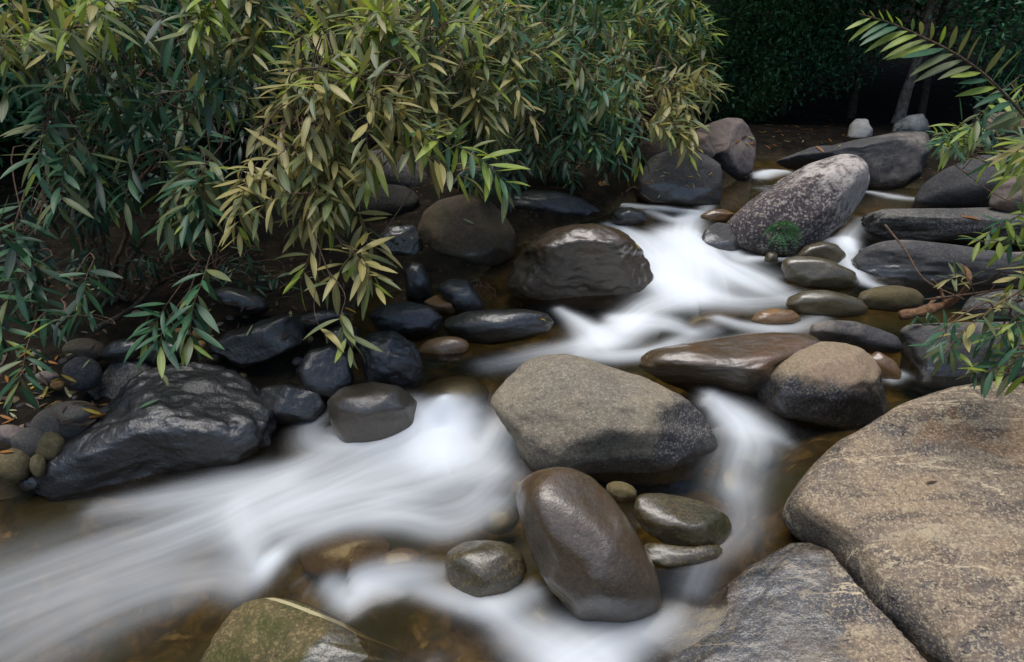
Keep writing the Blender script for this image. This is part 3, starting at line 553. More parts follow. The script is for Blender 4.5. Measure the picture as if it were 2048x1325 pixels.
    rock([(1735,715),(1755,702),(1785,720),(1806,745),(1800,760),(1760,758),(1738,740)], .09, 'orange', 'orange brown stone awash beside the squared block', 'river_stone', 'stone', seed=61, sub=4, wet='all', tk=.6)
    rock([(1812,745),(1814,690),(1818,662),(1835,650),(1900,646),(1980,643),(2060,642),(2200,642),(2330,650),(2345,700),(2320,755),(2180,765),(2040,758),(1920,760),(1840,762)], .06, 'slate', 'squared dark block with a pale top edge', seed=62, sub=6, wet=.02, sq=.6, tk=.6, pat=(0,1,-.02,.85), fac=[(0,.6,.8,.72),(-.1,-.1,1,.8)], amp=.04, soft=1.5, vb=760)
    rock([(1925,620),(1950,590),(2000,580),(2080,580),(2120,620),(2060,645),(1960,645)], .24, 'grey', 'grey green stone under the fallen twigs', seed=63, sub=4, wet=-1)
    # --- the great granite slab at the near bank, split by a crack
    rock([(1562,1032),(1575,995),(1600,955),(1650,903),(1720,862),(1800,812),(1880,786),(1960,776),(2048,770),(2180,775),(2400,850),(2560,1050),(2560,1350),(2400,1560),(2150,1600),(1980,1500),(1868,1345),(1810,1278),(1750,1213),(1690,1135),(1655,1082),(1605,1062)],
         .02, 'slab', 'huge banded tan granite slab with a long crack', 'granite_slab', 'rock slab', seed=70, sub=6, tk=.30, tau=36, wet=-.02, pat=(-.4,-.35,.34,.42), amp=.04, sink=.0, d=2.40, fac=[(-.5,.3,.8,.8),(0,.1,1,.86)], soft=1.3, flat=.55)
    rock([(1215,1360),(1290,1310),(1380,1230),(1450,1170),(1520,1120),(1590,1078),(1652,1084),(1688,1138),(1749,1217),(1806,1281),(1865,1349),(1950,1490),(1800,1600),(1400,1600),(1200,1480)],
         -.1, 'slab', 'lower half drowned granite slab below the crack', 'granite_slab', 'rock slab', seed=71, sub=6, tk=.16, tau=41, roll=-.22, wet=.08, pat=(-.6,.4,.5,.4), amp=.10, rough=1.4, sink=.0, d=2.2, soft=1.3, flat=.5)
    # --- stones under the water
    for i, (cx, cy, rx, ry, dz, mt, lab) in enumerate([(690,1105,95,42,.02,'orange','orange brown stone glowing under the rapid above the olive slab'),(1000,1035,40,28,.0,'olive','olive stone under the water beside the egg shaped boulder'),
        (905,795,75,40,.02,'olive','large olive boulder sunk in the smooth water above the chute'),(1430,640,60,18,.015,'orange','orange stone sunk at the foot of the waterfall'),(1060,970,40,20,.0,'orange','brown stone sunk under the large tan boulder'),
        (1475,960,45,45,.03,'olive','greenish stone sunk beside the granite slab'),(1090,1235,50,45,.02,'olive','olive stone sunk below the egg shaped boulder'),(1510,920,50,30,.04,'dark','dark stone sunk behind the granite slab'),
        (800,1120,45,24,.03,'orange','small orange stone sunk next to the mossy cobble'),(1650,880,60,22,.04,'orange','brown stone sunk in front of the dome shaped boulder')]):
        p = hitw(cx, cy); rock(E(cx, cy, rx, ry, -8), float(wz(p)[0]) - dz - .05, mt, lab, 'river_stone', 'stone', seed=80 + i, sub=4, wet='all', tk=.5, tau=35, vb=cy)
    # --- cobbles of the bank
    for i, (cx, cy, rx, ry, mt, lab) in enumerate([(130,840,66,36,'pebble','smooth olive grey cobble against the craggy black boulder'),(60,882,34,28,'pebble','dull grey cobble beside the smooth olive grey one'),(98,890,30,27,'olive','round tan cobble touching the craggy black boulder'),
        (28,928,34,32,'olive','wide greenish cobble at the water edge of the bank'),(22,868,32,18,'pink','reddish stone above the wide greenish cobble'),(76,930,14,22,'olive','small upright tan cobble below the round tan one'),(60,965,22,16,'dark','small brown cobble at the water edge'),
        (170,700,42,24,'round','brown stone at the top of the bank cobbles'),(165,745,38,32,'slate','blue black stone under the brown topped one'),(245,700,45,22,'dark','dark stone behind the jagged grey stone'),(330,702,48,22,'dark','dull brown stone above the craggy black boulder'),
        (95,755,24,13,'pink','small reddish brown stone in the leaf litter'),(360,668,16,12,'orange','small orange stone under the drooping leaves'),(405,665,20,14,'orange','rusty stone beside the angular black block'),(400,690,12,9,'orange','tiny rusty stone beside the angular black block'),
        (115,770,14,9,'orange','tiny tan stone in the leaf litter'),(70,853,24,9,'dark','thin dark stone between the bank cobbles'),(480,600,60,22,'dark','dim stone in the shade behind the angular black block'),(640,640,60,18,'black','low black stone behind the angular block')]):
        zb = float(land_z(np.array([hitw(cx, cy + ry)[:2]]))[0]); zb = max(zb, float(wz(hitw(cx, cy + ry))[0]) - .02)
        rock(E(cx, cy, rx, ry, (i * 37) % 30 - 15), zb, mt, lab, 'cobble', 'stone', seed=100 + i, sub=4, wet=-1 if mt not in ('black', 'dark') else 'all', tk=.85, amp=.06)
    # --- boulders on the bank behind the shrubs
    for i, (cx, cy, rx, ry, d, lab) in enumerate([(360,205,60,35,5.6,'dim grey boulder deep inside the dark shrub'),(690,265,90,45,5.2,'mauve grey boulder behind the golden branches'),(590,300,60,40,5.4,'grey boulder behind the hanging golden leaves'),(790,345,70,40,4.9,'dark grey boulder over the hollow stone'),
        (760,410,80,40,4.7,'shaded boulder beside the round brown black one'),(960,360,70,30,5.3,'shaded stone behind the round brown black boulder'),(940,240,50,30,5.8,'grey stone hidden among olive leaves'),(430,420,90,50,4.9,'shaded stone under the dark shrub')]):
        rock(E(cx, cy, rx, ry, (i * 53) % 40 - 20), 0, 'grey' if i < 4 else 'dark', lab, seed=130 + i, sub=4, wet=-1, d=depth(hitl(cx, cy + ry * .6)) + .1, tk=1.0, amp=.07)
# ================================================================ plants
def hitl(u, v):                                           # where the line of sight meets the ground
    r = ray(u, v); ts = np.linspace(1.0, 30, 700); P = CAM + ts[:, None] * r
    k = np.nonzero(P[:, 2] < land_z(P[:, :2]))[0]
    return P[k[0] if len(k) else -1]
def gz(x, y): return float(land_z(np.array([[x, y]]))[0])

def leaf_mat(name, a, b, under=None, rough=.42, trans=.28):
    a, b = tuple(k * .9 for k in a), tuple(k * .9 for k in b)
    t = NT(name); pos = t.n('NewGeometry').outputs['Position']
    n = t.noise(11, 2, .5, pos); n2 = t.noise(90, 3, .6, pos)
    col = t.mix(t.ramp(n, .32, .68), a, b)
    col = t.mix(t.math('MULTIPLY', t.ramp(n2, .55, .75), .35), col, tuple(min(1, c * 1.5 + .01) for c in a))
    mid = t.ramp(t.attr('mid'), 0.0, .22, .45, 0.0)
    col = t.mix(mid, col, tuple(min(1, c * 1.9 + .02) for c in b))
    if under: col = t.mix(t.n('NewGeometry').outputs['Backfacing'], col, under)
    p = t.n('BsdfPrincipled'); t.set(p, 'Base Color', col); t.set(p, 'Roughness', rough); t.set(p, 'Specular IOR Level', .38)
    tl = t.n('BsdfTranslucent'); t.set(tl, 'Color', t.mix(1.0, col, (1.3, 1.35, .7), 'MULTIPLY'))
    m = t.n('MixShader', Fac=trans); t.set(m, 1, p); t.set(m, 2, tl)
    return t.done(m)
def bark_mat(name, a, b, scale=30):
    t = NT(name); pos = t.n('NewGeometry').outputs['Position']
    n = t.noise(scale, 5, .65, pos)
    p = t.n('BsdfPrincipled'); t.set(p, 'Base Color', t.mix(t.ramp(n, .35, .65), a, b)); t.set(p, 'Roughness', .85)
    bm_ = t.n('Bump'); bm_.inputs['Strength'].default_value = .6; bm_.inputs['Distance'].default_value = .1; t.set(bm_, 'Height', n); t.set(p, 'Normal', bm_)
    return t.done(p)
LM = {}; BM = {}
TONES = ['young', 'olive', 'lit_gold', 'green', 'dark']  # golden and bright tones paint light on outer leaves, dark paints inner shade
def plant_materials():
    LM['young'] = leaf_mat('young leaf brightened for light', (.31,.36,.055), (.20,.28,.05), trans=.35)
    LM['olive'] = leaf_mat('olive leaf', (.165,.175,.06), (.11,.145,.06), (.18,.18,.08))
    LM['lit_gold'] = leaf_mat('olive leaf toned golden for light', (.36,.30,.105), (.26,.24,.09), (.30,.25,.11))
    LM['green'] = leaf_mat('green leaf', (.052,.135,.055), (.036,.095,.05), (.08,.125,.065))
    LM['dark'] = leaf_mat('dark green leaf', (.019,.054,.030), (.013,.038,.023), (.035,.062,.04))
    LM['teal'] = leaf_mat('blue green forest leaf', (.085,.22,.10), (.045,.14,.075), rough=.4)
    LM['mint'] = leaf_mat('bright green forest leaf', (.075,.17,.055), (.05,.13,.05), rough=.45, trans=.35)
    LM['fallen_yellow'] = leaf_mat('fallen yellow leaf', (.45,.33,.05), (.40,.25,.03))
    LM['fallen_orange'] = leaf_mat('fallen orange leaf', (.36,.15,.03), (.24,.09,.02))
    LM['fallen_pale'] = leaf_mat('fallen pale green leaf', (.33,.36,.16), (.28,.30,.14))
    LM['fallen_brown'] = leaf_mat('fallen brown leaf', (.10,.06,.035), (.06,.038,.022))
    BM['twig'] = bark_mat('reddish brown twig bark', (.10,.055,.03), (.16,.10,.06), 60)
    BM['bark'] = bark_mat('dark forest bark', (.03,.022,.016), (.075,.055,.04), 18)
    BM['pale_bark'] = bark_mat('red brown bark with pale patches', (.22,.13,.09), (.45,.38,.32), 14)
    BM['root'] = bark_mat('orange brown driftwood', (.33,.17,.07), (.17,.09,.05), 25)

def leaf_shape(width, curl, fold, segs=6, side=0.0, peak=.45):
    V, F, mid = [], [], []
    for i in range(segs + 1):
        t = i / segs
        wv = width * (math.sin(pi * min(1, (t / peak) * .5 if t < peak else .5 + .5 * (t - peak) / (1 - peak)))) ** .8 if 0 < t < 1 else .004
        a = curl * t; y = (sin(a) / curl if abs(curl) > 1e-4 else t); z = -(1 - cos(a)) / curl if abs(curl) > 1e-4 else 0
        x0 = side * t * t
        V += [(x0 - wv / 2, y, z + fold * wv), (x0, y, z), (x0 + wv / 2, y, z + fold * wv)]; mid += [1, 0, 1]
    for i in range(segs):
        a = i * 3; F += [(a, a + 1, a + 4, a + 3), (a + 1, a + 2, a + 5, a + 4)]
    return np.array(V), np.array(F), np.array(mid, float)
SHAPES = [leaf_shape(.185, .25, .12), leaf_shape(.175, .45, .16), leaf_shape(.185, -.1, .1), leaf_shape(.19, .65, .14, side=.06), leaf_shape(.17, .35, .2, side=-.07), leaf_shape(.195, .12, .05, side=.04)]
LEAF_ME = {}
def leaf_mesh(k, tone):
    if (k, tone) not in LEAF_ME:
        V, F, mid = SHAPES[k]; LEAF_ME[(k, tone)] = new_mesh('leaf', V, F, LM[tone], attrs={'mid': mid})
    return LEAF_ME[(k, tone)]
def unit(v): v = np.asarray(v, float); return v / (np.linalg.norm(v) + 1e-9)
def frame(y, up):
    y = unit(y); z = up - np.dot(up, y) * y; z = unit(z); x = np.cross(y, z); return np.stack([x, y, z], 1)

class Shrub:
    def __init__(s, label, root, limbs, leaf=.14, group=None, cat='shrub', name='riverside_shrub', max_leaf=300, lr=.016, seed=1):
        s.root = np.asarray(root, float); s.rng = random.Random(seed); s.leaf = leaf; s.max = max_leaf
        s.o = link(name, None, loc=s.root, label=label, cat=cat, group=group)
        s.limbs = []; s.branches = []; s.leaves = []
        for L in limbs:
            P = catmull([s.root] + [np.asarray(p, float) for p in L], 26); P[1:-1] += np.array([[s.rng.gauss(0, .012) for _ in range(3)] for _ in range(24)])
            V, F = tube(P, np.linspace(lr, lr * .3, 26), 7)
            link('limb', new_mesh('limb', V - s.root, F, BM['twig']), s.o); s.limbs.append(P)
    def join(s, b, dr):                                   # how a shoot grows out of the nearest limb
        best = None
        for P in s.limbs:
            d = np.linalg.norm(P[4:] - b, axis=1); i = int(d.argmin())
            if best is None or d[i] < best[0]: best = (d[i], P[4 + i])
        if best is None: return [b - dr * .2]
        a = best[1]
        m = a * .45 + b * .55 - dr * min(.3, best[0] * .35) + np.array((0, 0, .1 * best[0]))
        return [a, m]
    def shoot(s, path, tones, n=None, leaf=None, bare=.3, joinit=True, alpha=(74, 36), sag=.10):
        rng = s.rng; leaf = (leaf or s.leaf) * 1.26
        P0 = [np.asarray(p, float) for p in path]
        dr = unit(P0[1] - P0[0])
        pre = s.join(P0[0], dr) if joinit else []
        S_ = catmull(P0, 14)
        full = np.vstack([catmull(pre + [P0[0], P0[0] + (S_[1] - S_[0])], 12)[:-2], S_]) if pre else S_
        V, F = tube(full, np.linspace(.0042 if pre else .0035, .0012, len(full)), 5)
        bo = link('branch', new_mesh('branch', V - s.root, F, BM['twig']), s.o); s.branches.append(bo)
        L = np.linalg.norm(np.diff(S_, axis=0), axis=1).sum()
        if n is None: n = max(8, int(L * (1 - bare) / .018))
        T = np.gradient(S_, axis=0); ph = rng.uniform(0, 6.28)
        for i in range(n):
            f = bare + (1 - bare) * (i + .5) / n; x = f * 13; k = min(12, int(x)); p = S_[k] * (1 - (x - k)) + S_[k + 1] * (x - k); t = unit(T[k])
            ph += 2.4 + rng.gauss(0, .25)
            a0 = unit(np.cross(t, (0.2, .1, 1.0))); b0 = np.cross(t, a0)
            rad = cos(ph) * a0 + sin(ph) * b0
            g = (f - bare) / (1 - bare); al = radians(alpha[0] + (alpha[1] - alpha[0]) * g + rng.gauss(0, 8))
            d = unit(t * cos(al) + rad * sin(al) + np.array((0, 0, -sag * rng.uniform(.5, 1.4))))
            up = unit(t * .35 + np.array((rng.gauss(0, .14), rng.gauss(0, .14) - .15, 1.0)) + rad * .15)
            l = leaf * rng.uniform(.72, 1.18) * (1 - .45 * max(0, g - .75) / .25 * rng.random())
            tone = tones if isinstance(tones, str) else rng.choices(list(tones), list(tones.values()))[0]
            if g > .85 and tone in ('olive', 'green', 'lit_gold') and rng.random() < .35: tone = 'young' if tone != 'lit_gold' else 'olive'
            s.leaves.append((frame(d, up) * (l * np.array((rng.uniform(.85, 1.15), 1, 1))), p + rad * .003, rng.randrange(len(SHAPES)), tone, l / max(.5, depth(p)), bo, l))
    def cluster(s, cu, cv, ru, rv, d0, d1, n, dirpx, L, tones, leaf=None, spread=.32):
        L *= 1.2
        for _ in range(max(2, round(n * .78))):
            rng = s.rng
            while True:
                a, b = rng.uniform(-1, 1), rng.uniform(-1, 1)
                if a * a + b * b <= 1: break
            d = rng.uniform(d0, d1); tip = pt(cu + a * ru, cv + b * rv, d)
            dv = unit(RX * (dirpx[0] + rng.gauss(0, spread)) - UP * (dirpx[1] + rng.gauss(0, spread)) - FW * rng.gauss(.3, .3))
            l = L * rng.uniform(.7, 1.25)
            lv = .5 if abs(dirpx[1]) < .35 else 1.0
            base = tip - dv * l + np.array((0, 0, .10 * l * lv)); mid = (base + tip) / 2 + np.array((0, 0, .14 * l * lv))
            s.shoot([base, mid, tip], tones, leaf=leaf)
    def finish(s):
        order = sorted(range(len(s.leaves)), key=lambda i: -s.leaves[i][4])
        own = set(order[:s.max]); rest = []
        for i, (R_, p, k, tone, _, bo, l) in enumerate(s.leaves):
            if i in own:
                o = bpy.data.objects.new('leaf', leaf_mesh(k, tone)); COL.objects.link(o); o.parent = bo
                m = Matrix.Identity(4)
                for a in range(3):
                    for b in range(3): m[a][b] = R_[a, b]
                    m[a][3] = p[a] - s.root[a]
                o.matrix_basis = m
            else: rest.append(i)
        if rest:
            Vs, Fs, ms, fm, off = [], [], [], [], 0
            for i in rest:
                R_, p, k, tone, *_ = s.leaves[i]; V, F, mid = SHAPES[k]
                Vs.append(V @ R_.T + p - s.root); Fs.append(F + off); ms.append(mid); fm.append(np.full(len(F), TONES.index(tone))); off += len(V)
            link('foliage', new_mesh('foliage', np.vstack(Vs), np.vstack(Fs), [LM[t] for t in TONES], attrs={'mid': np.concatenate(ms)}, fmat=np.concatenate(fm)), s.o, kind='stuff')
NLEAF = 0
def build_shrubs():
    G = 'overhanging riverside shrubs'
    def root(u, v): p = hitl(u, v); return np.array((p[0], p[1], p[2] - .05))
    def pp(*a): return [pt(*q) for q in a]
    GO = {'lit_gold': 6, 'olive': 3, 'young': .4}; OL = {'olive': 6, 'lit_gold': 2.2, 'green': 2.5, 'young': .6}; YO = {'young': 6, 'olive': 3.5, 'lit_gold': 2}
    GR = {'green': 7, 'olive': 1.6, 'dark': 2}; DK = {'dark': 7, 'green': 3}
    # shrub hanging over the bank stones, golden tone painted for brighter light
    s = Shrub('shrub with hanging olive leaves toned golden for brighter light over the bank stones', root(640, 500), [pp((660,330,4.2),(640,180,3.7),(600,240,3.3)), pp((680,300,4.2),(720,150,3.7),(850,240,3.3)), pp((600,300,4.3),(540,180,3.8),(500,260,3.4))], .135, G, seed=3)
    s.cluster(560, 250, 95, 50, 3.0, 3.5, 11, (-.3,.5), .3, GO); s.cluster(640, 330, 120, 80, 3.0, 3.5, 18, (-.1,.9), .34, GO)
    s.cluster(520, 450, 80, 50, 3.0, 3.3, 9, (-.4,.9), .32, GO); s.cluster(690, 460, 90, 60, 3.0, 3.4, 12, (.2,1), .32, GO)
    s.cluster(640, 560, 45, 20, 3.0, 3.2, 3, (-.2,1), .22, GO); s.cluster(755, 565, 30, 20, 3.05, 3.25, 3, (.4,.9), .22, GO)
    s.cluster(830, 260, 110, 50, 3.1, 3.6, 12, (.7,.5), .34, {'lit_gold': 4, 'olive': 5})
    s.shoot(pp((760,225,3.2),(860,275,3.1),(950,310,3.05),(1015,372,3.0)), {'young': 4, 'green': 3, 'olive': 2}, n=34, bare=.25)
    s.shoot(pp((720,240,3.2),(800,290,3.15),(870,320,3.1),(935,360,3.1)), GO, n=24)
    s.shoot(pp((655,540,3.15),(690,590,3.12),(682,640,3.1),(705,705,3.1)), {'olive': 5, 'young': 1}, n=11, bare=.55)
    s.shoot(pp((640,520,3.2),(628,610,3.16),(640,660,3.14)), {'lit_gold': 1}, n=2, bare=.9)
    s.finish()
    # bright tips along the top
    s = Shrub('yellow green shrub arching high above the golden one', root(700, 420), [pp((720,200,4.3),(720,80,3.9),(650,60,3.5)), pp((760,200,4.4),(800,80,3.9),(880,50,3.6)), pp((690,200,4.3),(660,130,3.8),(600,160,3.4))], .14, G, seed=5)
    s.cluster(660, 165, 110, 35, 3.1, 3.5, 12, (-.7,.1), .32, YO); s.cluster(720, 60, 150, 60, 3.2, 3.8, 20, (-.3,.2), .34, YO); s.cluster(850, 60, 120, 55, 3.3, 3.9, 15, (.5,.3), .34, YO)
    s.cluster(620, 90, 80, 70, 3.4, 4.0, 10, (-.4,.4), .34, OL); s.cluster(800, 150, 120, 60, 3.3, 3.9, 15, (.2,.6), .34, OL); s.finish()
    # left top
    s = Shrub('shrub with long yellow green sprays above the dark hollow', root(180, 560), [pp((150,300,4.1),(60,90,3.6),(250,40,3.2)), pp((200,300,4.2),(330,100,3.7),(390,60,3.2)), pp((120,300,4.0),(30,120,3.5),(20,60,3.2))], .14, G, seed=7)
    s.cluster(150, 50, 150, 35, 2.9, 3.4, 13, (.5,.1), .36, YO); s.cluster(380, 80, 55, 45, 2.9, 3.3, 6, (.1,.6), .3, YO); s.cluster(60, 110, 80, 50, 3.0, 3.5, 8, (-.2,.6), .32, OL)
    s.cluster(470, 80, 70, 70, 3.3, 3.9, 10, (.2,.5), .32, OL); s.cluster(230, 110, 90, 50, 3.2, 3.7, 8, (.3,.7), .32, {'olive': 4, 'green': 4}); s.cluster(530, 40, 60, 40, 3.4, 3.9, 8, (.1,.4), .32, OL); s.finish()
    # dark left
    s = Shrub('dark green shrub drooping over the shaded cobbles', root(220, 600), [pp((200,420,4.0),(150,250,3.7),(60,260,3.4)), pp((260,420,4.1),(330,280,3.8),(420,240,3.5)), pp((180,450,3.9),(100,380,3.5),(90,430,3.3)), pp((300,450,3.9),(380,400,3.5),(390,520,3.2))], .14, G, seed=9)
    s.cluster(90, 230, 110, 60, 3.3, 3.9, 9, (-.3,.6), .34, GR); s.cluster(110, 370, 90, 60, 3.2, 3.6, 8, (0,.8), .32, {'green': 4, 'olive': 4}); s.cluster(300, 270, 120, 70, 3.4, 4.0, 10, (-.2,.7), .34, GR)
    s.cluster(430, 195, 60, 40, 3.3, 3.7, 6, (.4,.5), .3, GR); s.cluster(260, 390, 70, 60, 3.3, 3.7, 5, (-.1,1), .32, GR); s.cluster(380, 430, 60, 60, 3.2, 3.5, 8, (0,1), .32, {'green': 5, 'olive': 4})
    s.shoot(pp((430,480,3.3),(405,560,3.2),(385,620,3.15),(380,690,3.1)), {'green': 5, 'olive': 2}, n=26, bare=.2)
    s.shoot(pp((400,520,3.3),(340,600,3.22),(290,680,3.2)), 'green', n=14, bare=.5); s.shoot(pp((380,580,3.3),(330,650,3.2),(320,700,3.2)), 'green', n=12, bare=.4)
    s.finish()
    s = Shrub('low dark shrub trailing onto the cobble bank', root(60, 640), [pp((60,520,3.7),(20,450,3.4),(60,540,3.1)), pp((100,560,3.6),(140,560,3.3),(120,640,3.1))], .135, G, seed=11)
    s.cluster(70, 570, 60, 40, 3.0, 3.4, 5, (-.2,.9), .3, {'green': 4, 'dark': 3}); s.cluster(130, 640, 40, 30, 3.0, 3.3, 4, (-.2,.9), .28, {'green': 4, 'dark': 3}); s.cluster(30, 650, 40, 60, 3.0, 3.3, 4, (0,1), .28, GR)
    s.shoot(pp((75,640,3.1),(55,690,3.05),(45,740,3.0),(35,780,3.0)), {'green': 5, 'olive': 2}, n=16, bare=.3); s.cluster(150, 480, 120, 60, 3.4, 3.9, 6, (0,.8), .3, DK); s.finish()
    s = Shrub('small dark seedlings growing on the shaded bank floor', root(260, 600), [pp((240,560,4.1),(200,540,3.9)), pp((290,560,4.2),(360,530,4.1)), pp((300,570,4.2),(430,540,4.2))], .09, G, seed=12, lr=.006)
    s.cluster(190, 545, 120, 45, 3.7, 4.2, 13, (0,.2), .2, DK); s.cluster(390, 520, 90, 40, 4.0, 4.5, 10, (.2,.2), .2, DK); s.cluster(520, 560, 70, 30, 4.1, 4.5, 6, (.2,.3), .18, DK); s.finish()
    # inner mass, leaves painted dark for the shade
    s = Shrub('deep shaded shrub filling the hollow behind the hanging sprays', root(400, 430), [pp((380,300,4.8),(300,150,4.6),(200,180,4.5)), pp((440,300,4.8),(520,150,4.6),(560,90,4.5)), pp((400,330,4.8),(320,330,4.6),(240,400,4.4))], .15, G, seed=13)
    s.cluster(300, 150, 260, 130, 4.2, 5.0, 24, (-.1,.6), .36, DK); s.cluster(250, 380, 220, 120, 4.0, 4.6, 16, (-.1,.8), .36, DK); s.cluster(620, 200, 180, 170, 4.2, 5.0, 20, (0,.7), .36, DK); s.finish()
    # centre
    s = Shrub('olive shrub leaning out between the round boulders and the upper bank', root(900, 350), [pp((900,240,5.2),(860,120,4.7),(960,160,4.3)), pp((940,240,5.2),(1000,150,4.7),(1060,120,4.4)), pp((920,250,5.1),(980,240,4.6),(1040,250,4.2))], .14, G, seed=15)
    s.cluster(920, 120, 110, 70, 3.9, 4.5, 18, (.4,.4), .34, OL); s.cluster(1010, 250, 70, 50, 3.9, 4.4, 11, (.6,.6), .34, {'olive': 5, 'lit_gold': 3}); s.cluster(1060, 110, 80, 60, 4.2, 4.8, 13, (.7,.2), .34, OL); s.cluster(960, 200, 90, 60, 3.9, 4.5, 12, (.5,.5), .34, OL)
    s.cluster(960, 40, 100, 40, 4.0, 4.6, 11, (.3,.3), .34, OL); s.cluster(900, 270, 90, 60, 4.3, 4.8, 10, (.2,.8), .32, GR); s.finish()
    s = Shrub('green shrub hanging low beside the black boulder', root(1060, 340), [pp((1060,250,6.0),(1080,150,5.6),(1150,170,5.2)), pp((1100,260,6.0),(1160,230,5.5),(1220,220,5.2)), pp((1080,280,5.9),(1090,250,5.4),(1100,300,5.1))], .145, G, seed=17)
    s.cluster(1130, 160, 100, 80, 4.9, 5.6, 20, (.4,.4), .36, {'green': 5, 'olive': 4}); s.cluster(1190, 230, 80, 50, 4.8, 5.4, 13, (.5,.7), .36, {'green': 4, 'olive': 4}); s.cluster(1100, 300, 70, 50, 4.8, 5.3, 12, (.1,1), .34, GR)
    s.cluster(1230, 310, 60, 40, 4.8, 5.3, 9, (.4,.9), .32, GR); s.cluster(1010, 370, 60, 30, 4.7, 5.0, 6, (0,.9), .28, DK); s.cluster(1150, 60, 120, 55, 5.0, 5.8, 16, (.3,.2), .36, {'green': 6, 'olive': 3}); s.finish()
    s = Shrub('shrub with feathery olive tips reaching over the pinkish boulder', root(1230, 290), [pp((1250,200,7.0),(1280,100,6.6),(1360,90,6.3)), pp((1270,220,7.0),(1340,170,6.4),(1420,180,6.0)), pp((1260,240,6.9),(1320,260,6.2),(1370,280,5.8))], .15, G, seed=19)
    s.cluster(1300, 130, 100, 80, 5.8, 6.8, 24, (.5,.2), .38, OL); s.cluster(1410, 190, 60, 25, 5.7, 6.2, 13, (1,.2), .36, {'olive': 4, 'lit_gold': 4}); s.cluster(1360, 290, 55, 30, 5.2, 5.6, 11, (.6,.8), .3, {'olive': 4, 'lit_gold': 4})
    s.cluster(1290, 230, 60, 50, 5.6, 6.2, 12, (.4,.7), .34, OL); s.cluster(1330, 50, 120, 50, 6.0, 7.0, 18, (.3,.1), .38, {'green': 4, 'olive': 3, 'young': 2}); s.cluster(1420, 110, 70, 60, 6.4, 7.2, 13, (.6,.1), .36, {'olive': 3, 'green': 4, 'young': 1.5}); s.finish()
    s = Shrub('dark undergrowth shrub behind the low black boulder', root(1130, 380), [pp((1130,320,6.2),(1150,290,6.0)), pp((1100,330,6.2),(1060,320,5.9)), pp((1160,330,6.2),(1240,320,6.0))], .13, G, seed=21)
    s.cluster(1140, 340, 110, 40, 5.3, 6.0, 16, (.1,.8), .28, DK); s.cluster(980, 310, 90, 60, 5.2, 5.8, 14, (0,.8), .3, DK); s.finish()
    # right bank
    G2 = 'sprays of the sunny bank'
    s = Shrub('single long arching frond with paired leaves against the dark forest', root(2420, 640), [pp((2300,520,2.55),(2180,400,2.4),(2100,300,2.35),(2050,236,2.3))], .125, G2, seed=23, lr=.008)
    path = catmull(pp((2060,245,2.3),(2010,190,2.25),(1960,142,2.22),(1900,102,2.2),(1840,72,2.2),(1780,46,2.2),(1718,28,2.2)), 60)
    V, F = tube(path, np.linspace(.0048, .0014, 60), 6); bo = link('branch', new_mesh('branch', V - s.root, F, BM['twig']), s.o)
    T = np.gradient(path, axis=0); rg = random.Random(5)
    for i in range(38):
        f = i / 37 ; k = int(2 + f * 55); t = unit(T[k]); side = -1 if i % 2 else 1
        perp = unit(np.cross(FW, t))                      # across the frond
        if perp[2] > 0: perp = -perp
        l = .155 * (1 - .35 * max(0, f - .7) / .3) * rg.uniform(.85, 1.1) * (1 if side > 0 else .8 - .45 * f)
        if side > 0: d = unit(perp * .75 + t * (.62 + .3 * f) - FW * rg.gauss(.05, .2)); up = unit(-FW * .8 + np.array((0, 0, .6)) + t * .25)
        else: d = unit(-perp * (.45 - .3 * f) + t * (.3 + .5 * f) - FW * rg.uniform(.1, .8) + RX * .45 * (1 - f)); up = unit(np.array((0, 0, 1.0)) - t * .2 + RX * rg.gauss(0, .2))
        s.leaves.append((frame(d, up) * l, path[k], rg.randrange(6), rg.choices(['young', 'olive', 'green'], [2 + 6 * f, 5, 2.5])[0], 1, bo, l))
    s.cluster(2030, 330, 50, 30, 2.4, 2.7, 5, (-.6,.2), .26, YO); s.finish()
    s = Shrub('bushy spray below the arching frond over the blue grey slab', root(2150, 420), [pp((2100,360,3.8),(2040,300,3.6),(1950,300,3.4)), pp((2120,350,3.8),(2060,320,3.5),(2000,340,3.4))], .105, G2, seed=25, lr=.01)
    s.cluster(1940, 290, 70, 30, 3.2, 3.6, 6, (-.8,.1), .3, {'young': 3, 'olive': 4, 'green': 3}); s.cluster(2010, 340, 60, 40, 3.1, 3.5, 6, (-.7,.3), .3, {'young': 2, 'olive': 4, 'green': 3}); s.cluster(2020, 240, 50, 40, 3.4, 3.9, 6, (-.3,-.3), .3, GR); s.cluster(1900, 270, 40, 30, 4.6, 5.2, 6, (-.5,-.2), .26, {'green': 1}); s.finish()
    s = Shrub('green spray spreading over the long grey boulder', root(2200, 560), [pp((2120,520,3.2),(2060,490,3.0),(1990,490,2.95)), pp((2130,530,3.2),(2070,540,3.0),(2000,540,2.9))], .092, G2, seed=27, lr=.008)
    s.cluster(1980, 480, 55, 18, 2.7, 3.0, 4, (-1,.1), .24, {'young': 4, 'green': 5}); s.cluster(2030, 530, 50, 30, 2.7, 3.0, 4, (-.8,.3), .24, {'young': 4, 'green': 5}); s.cluster(1900, 545, 25, 20, 2.9, 3.0, 2, (-.6,-.6), .16, {'lit_gold': 3, 'olive': 3}, leaf=.06); s.finish()
    s = Shrub('leafy spray hanging in front of the squared dark block', root(2230, 760), [pp((2150,640,2.5),(2060,600,2.45),(1990,620,2.4)), pp((2160,680,2.5),(2080,690,2.4),(2010,710,2.35)), pp((2150,720,2.5),(2060,740,2.4),(1990,745,2.35))], .082, G2, seed=29, lr=.008)
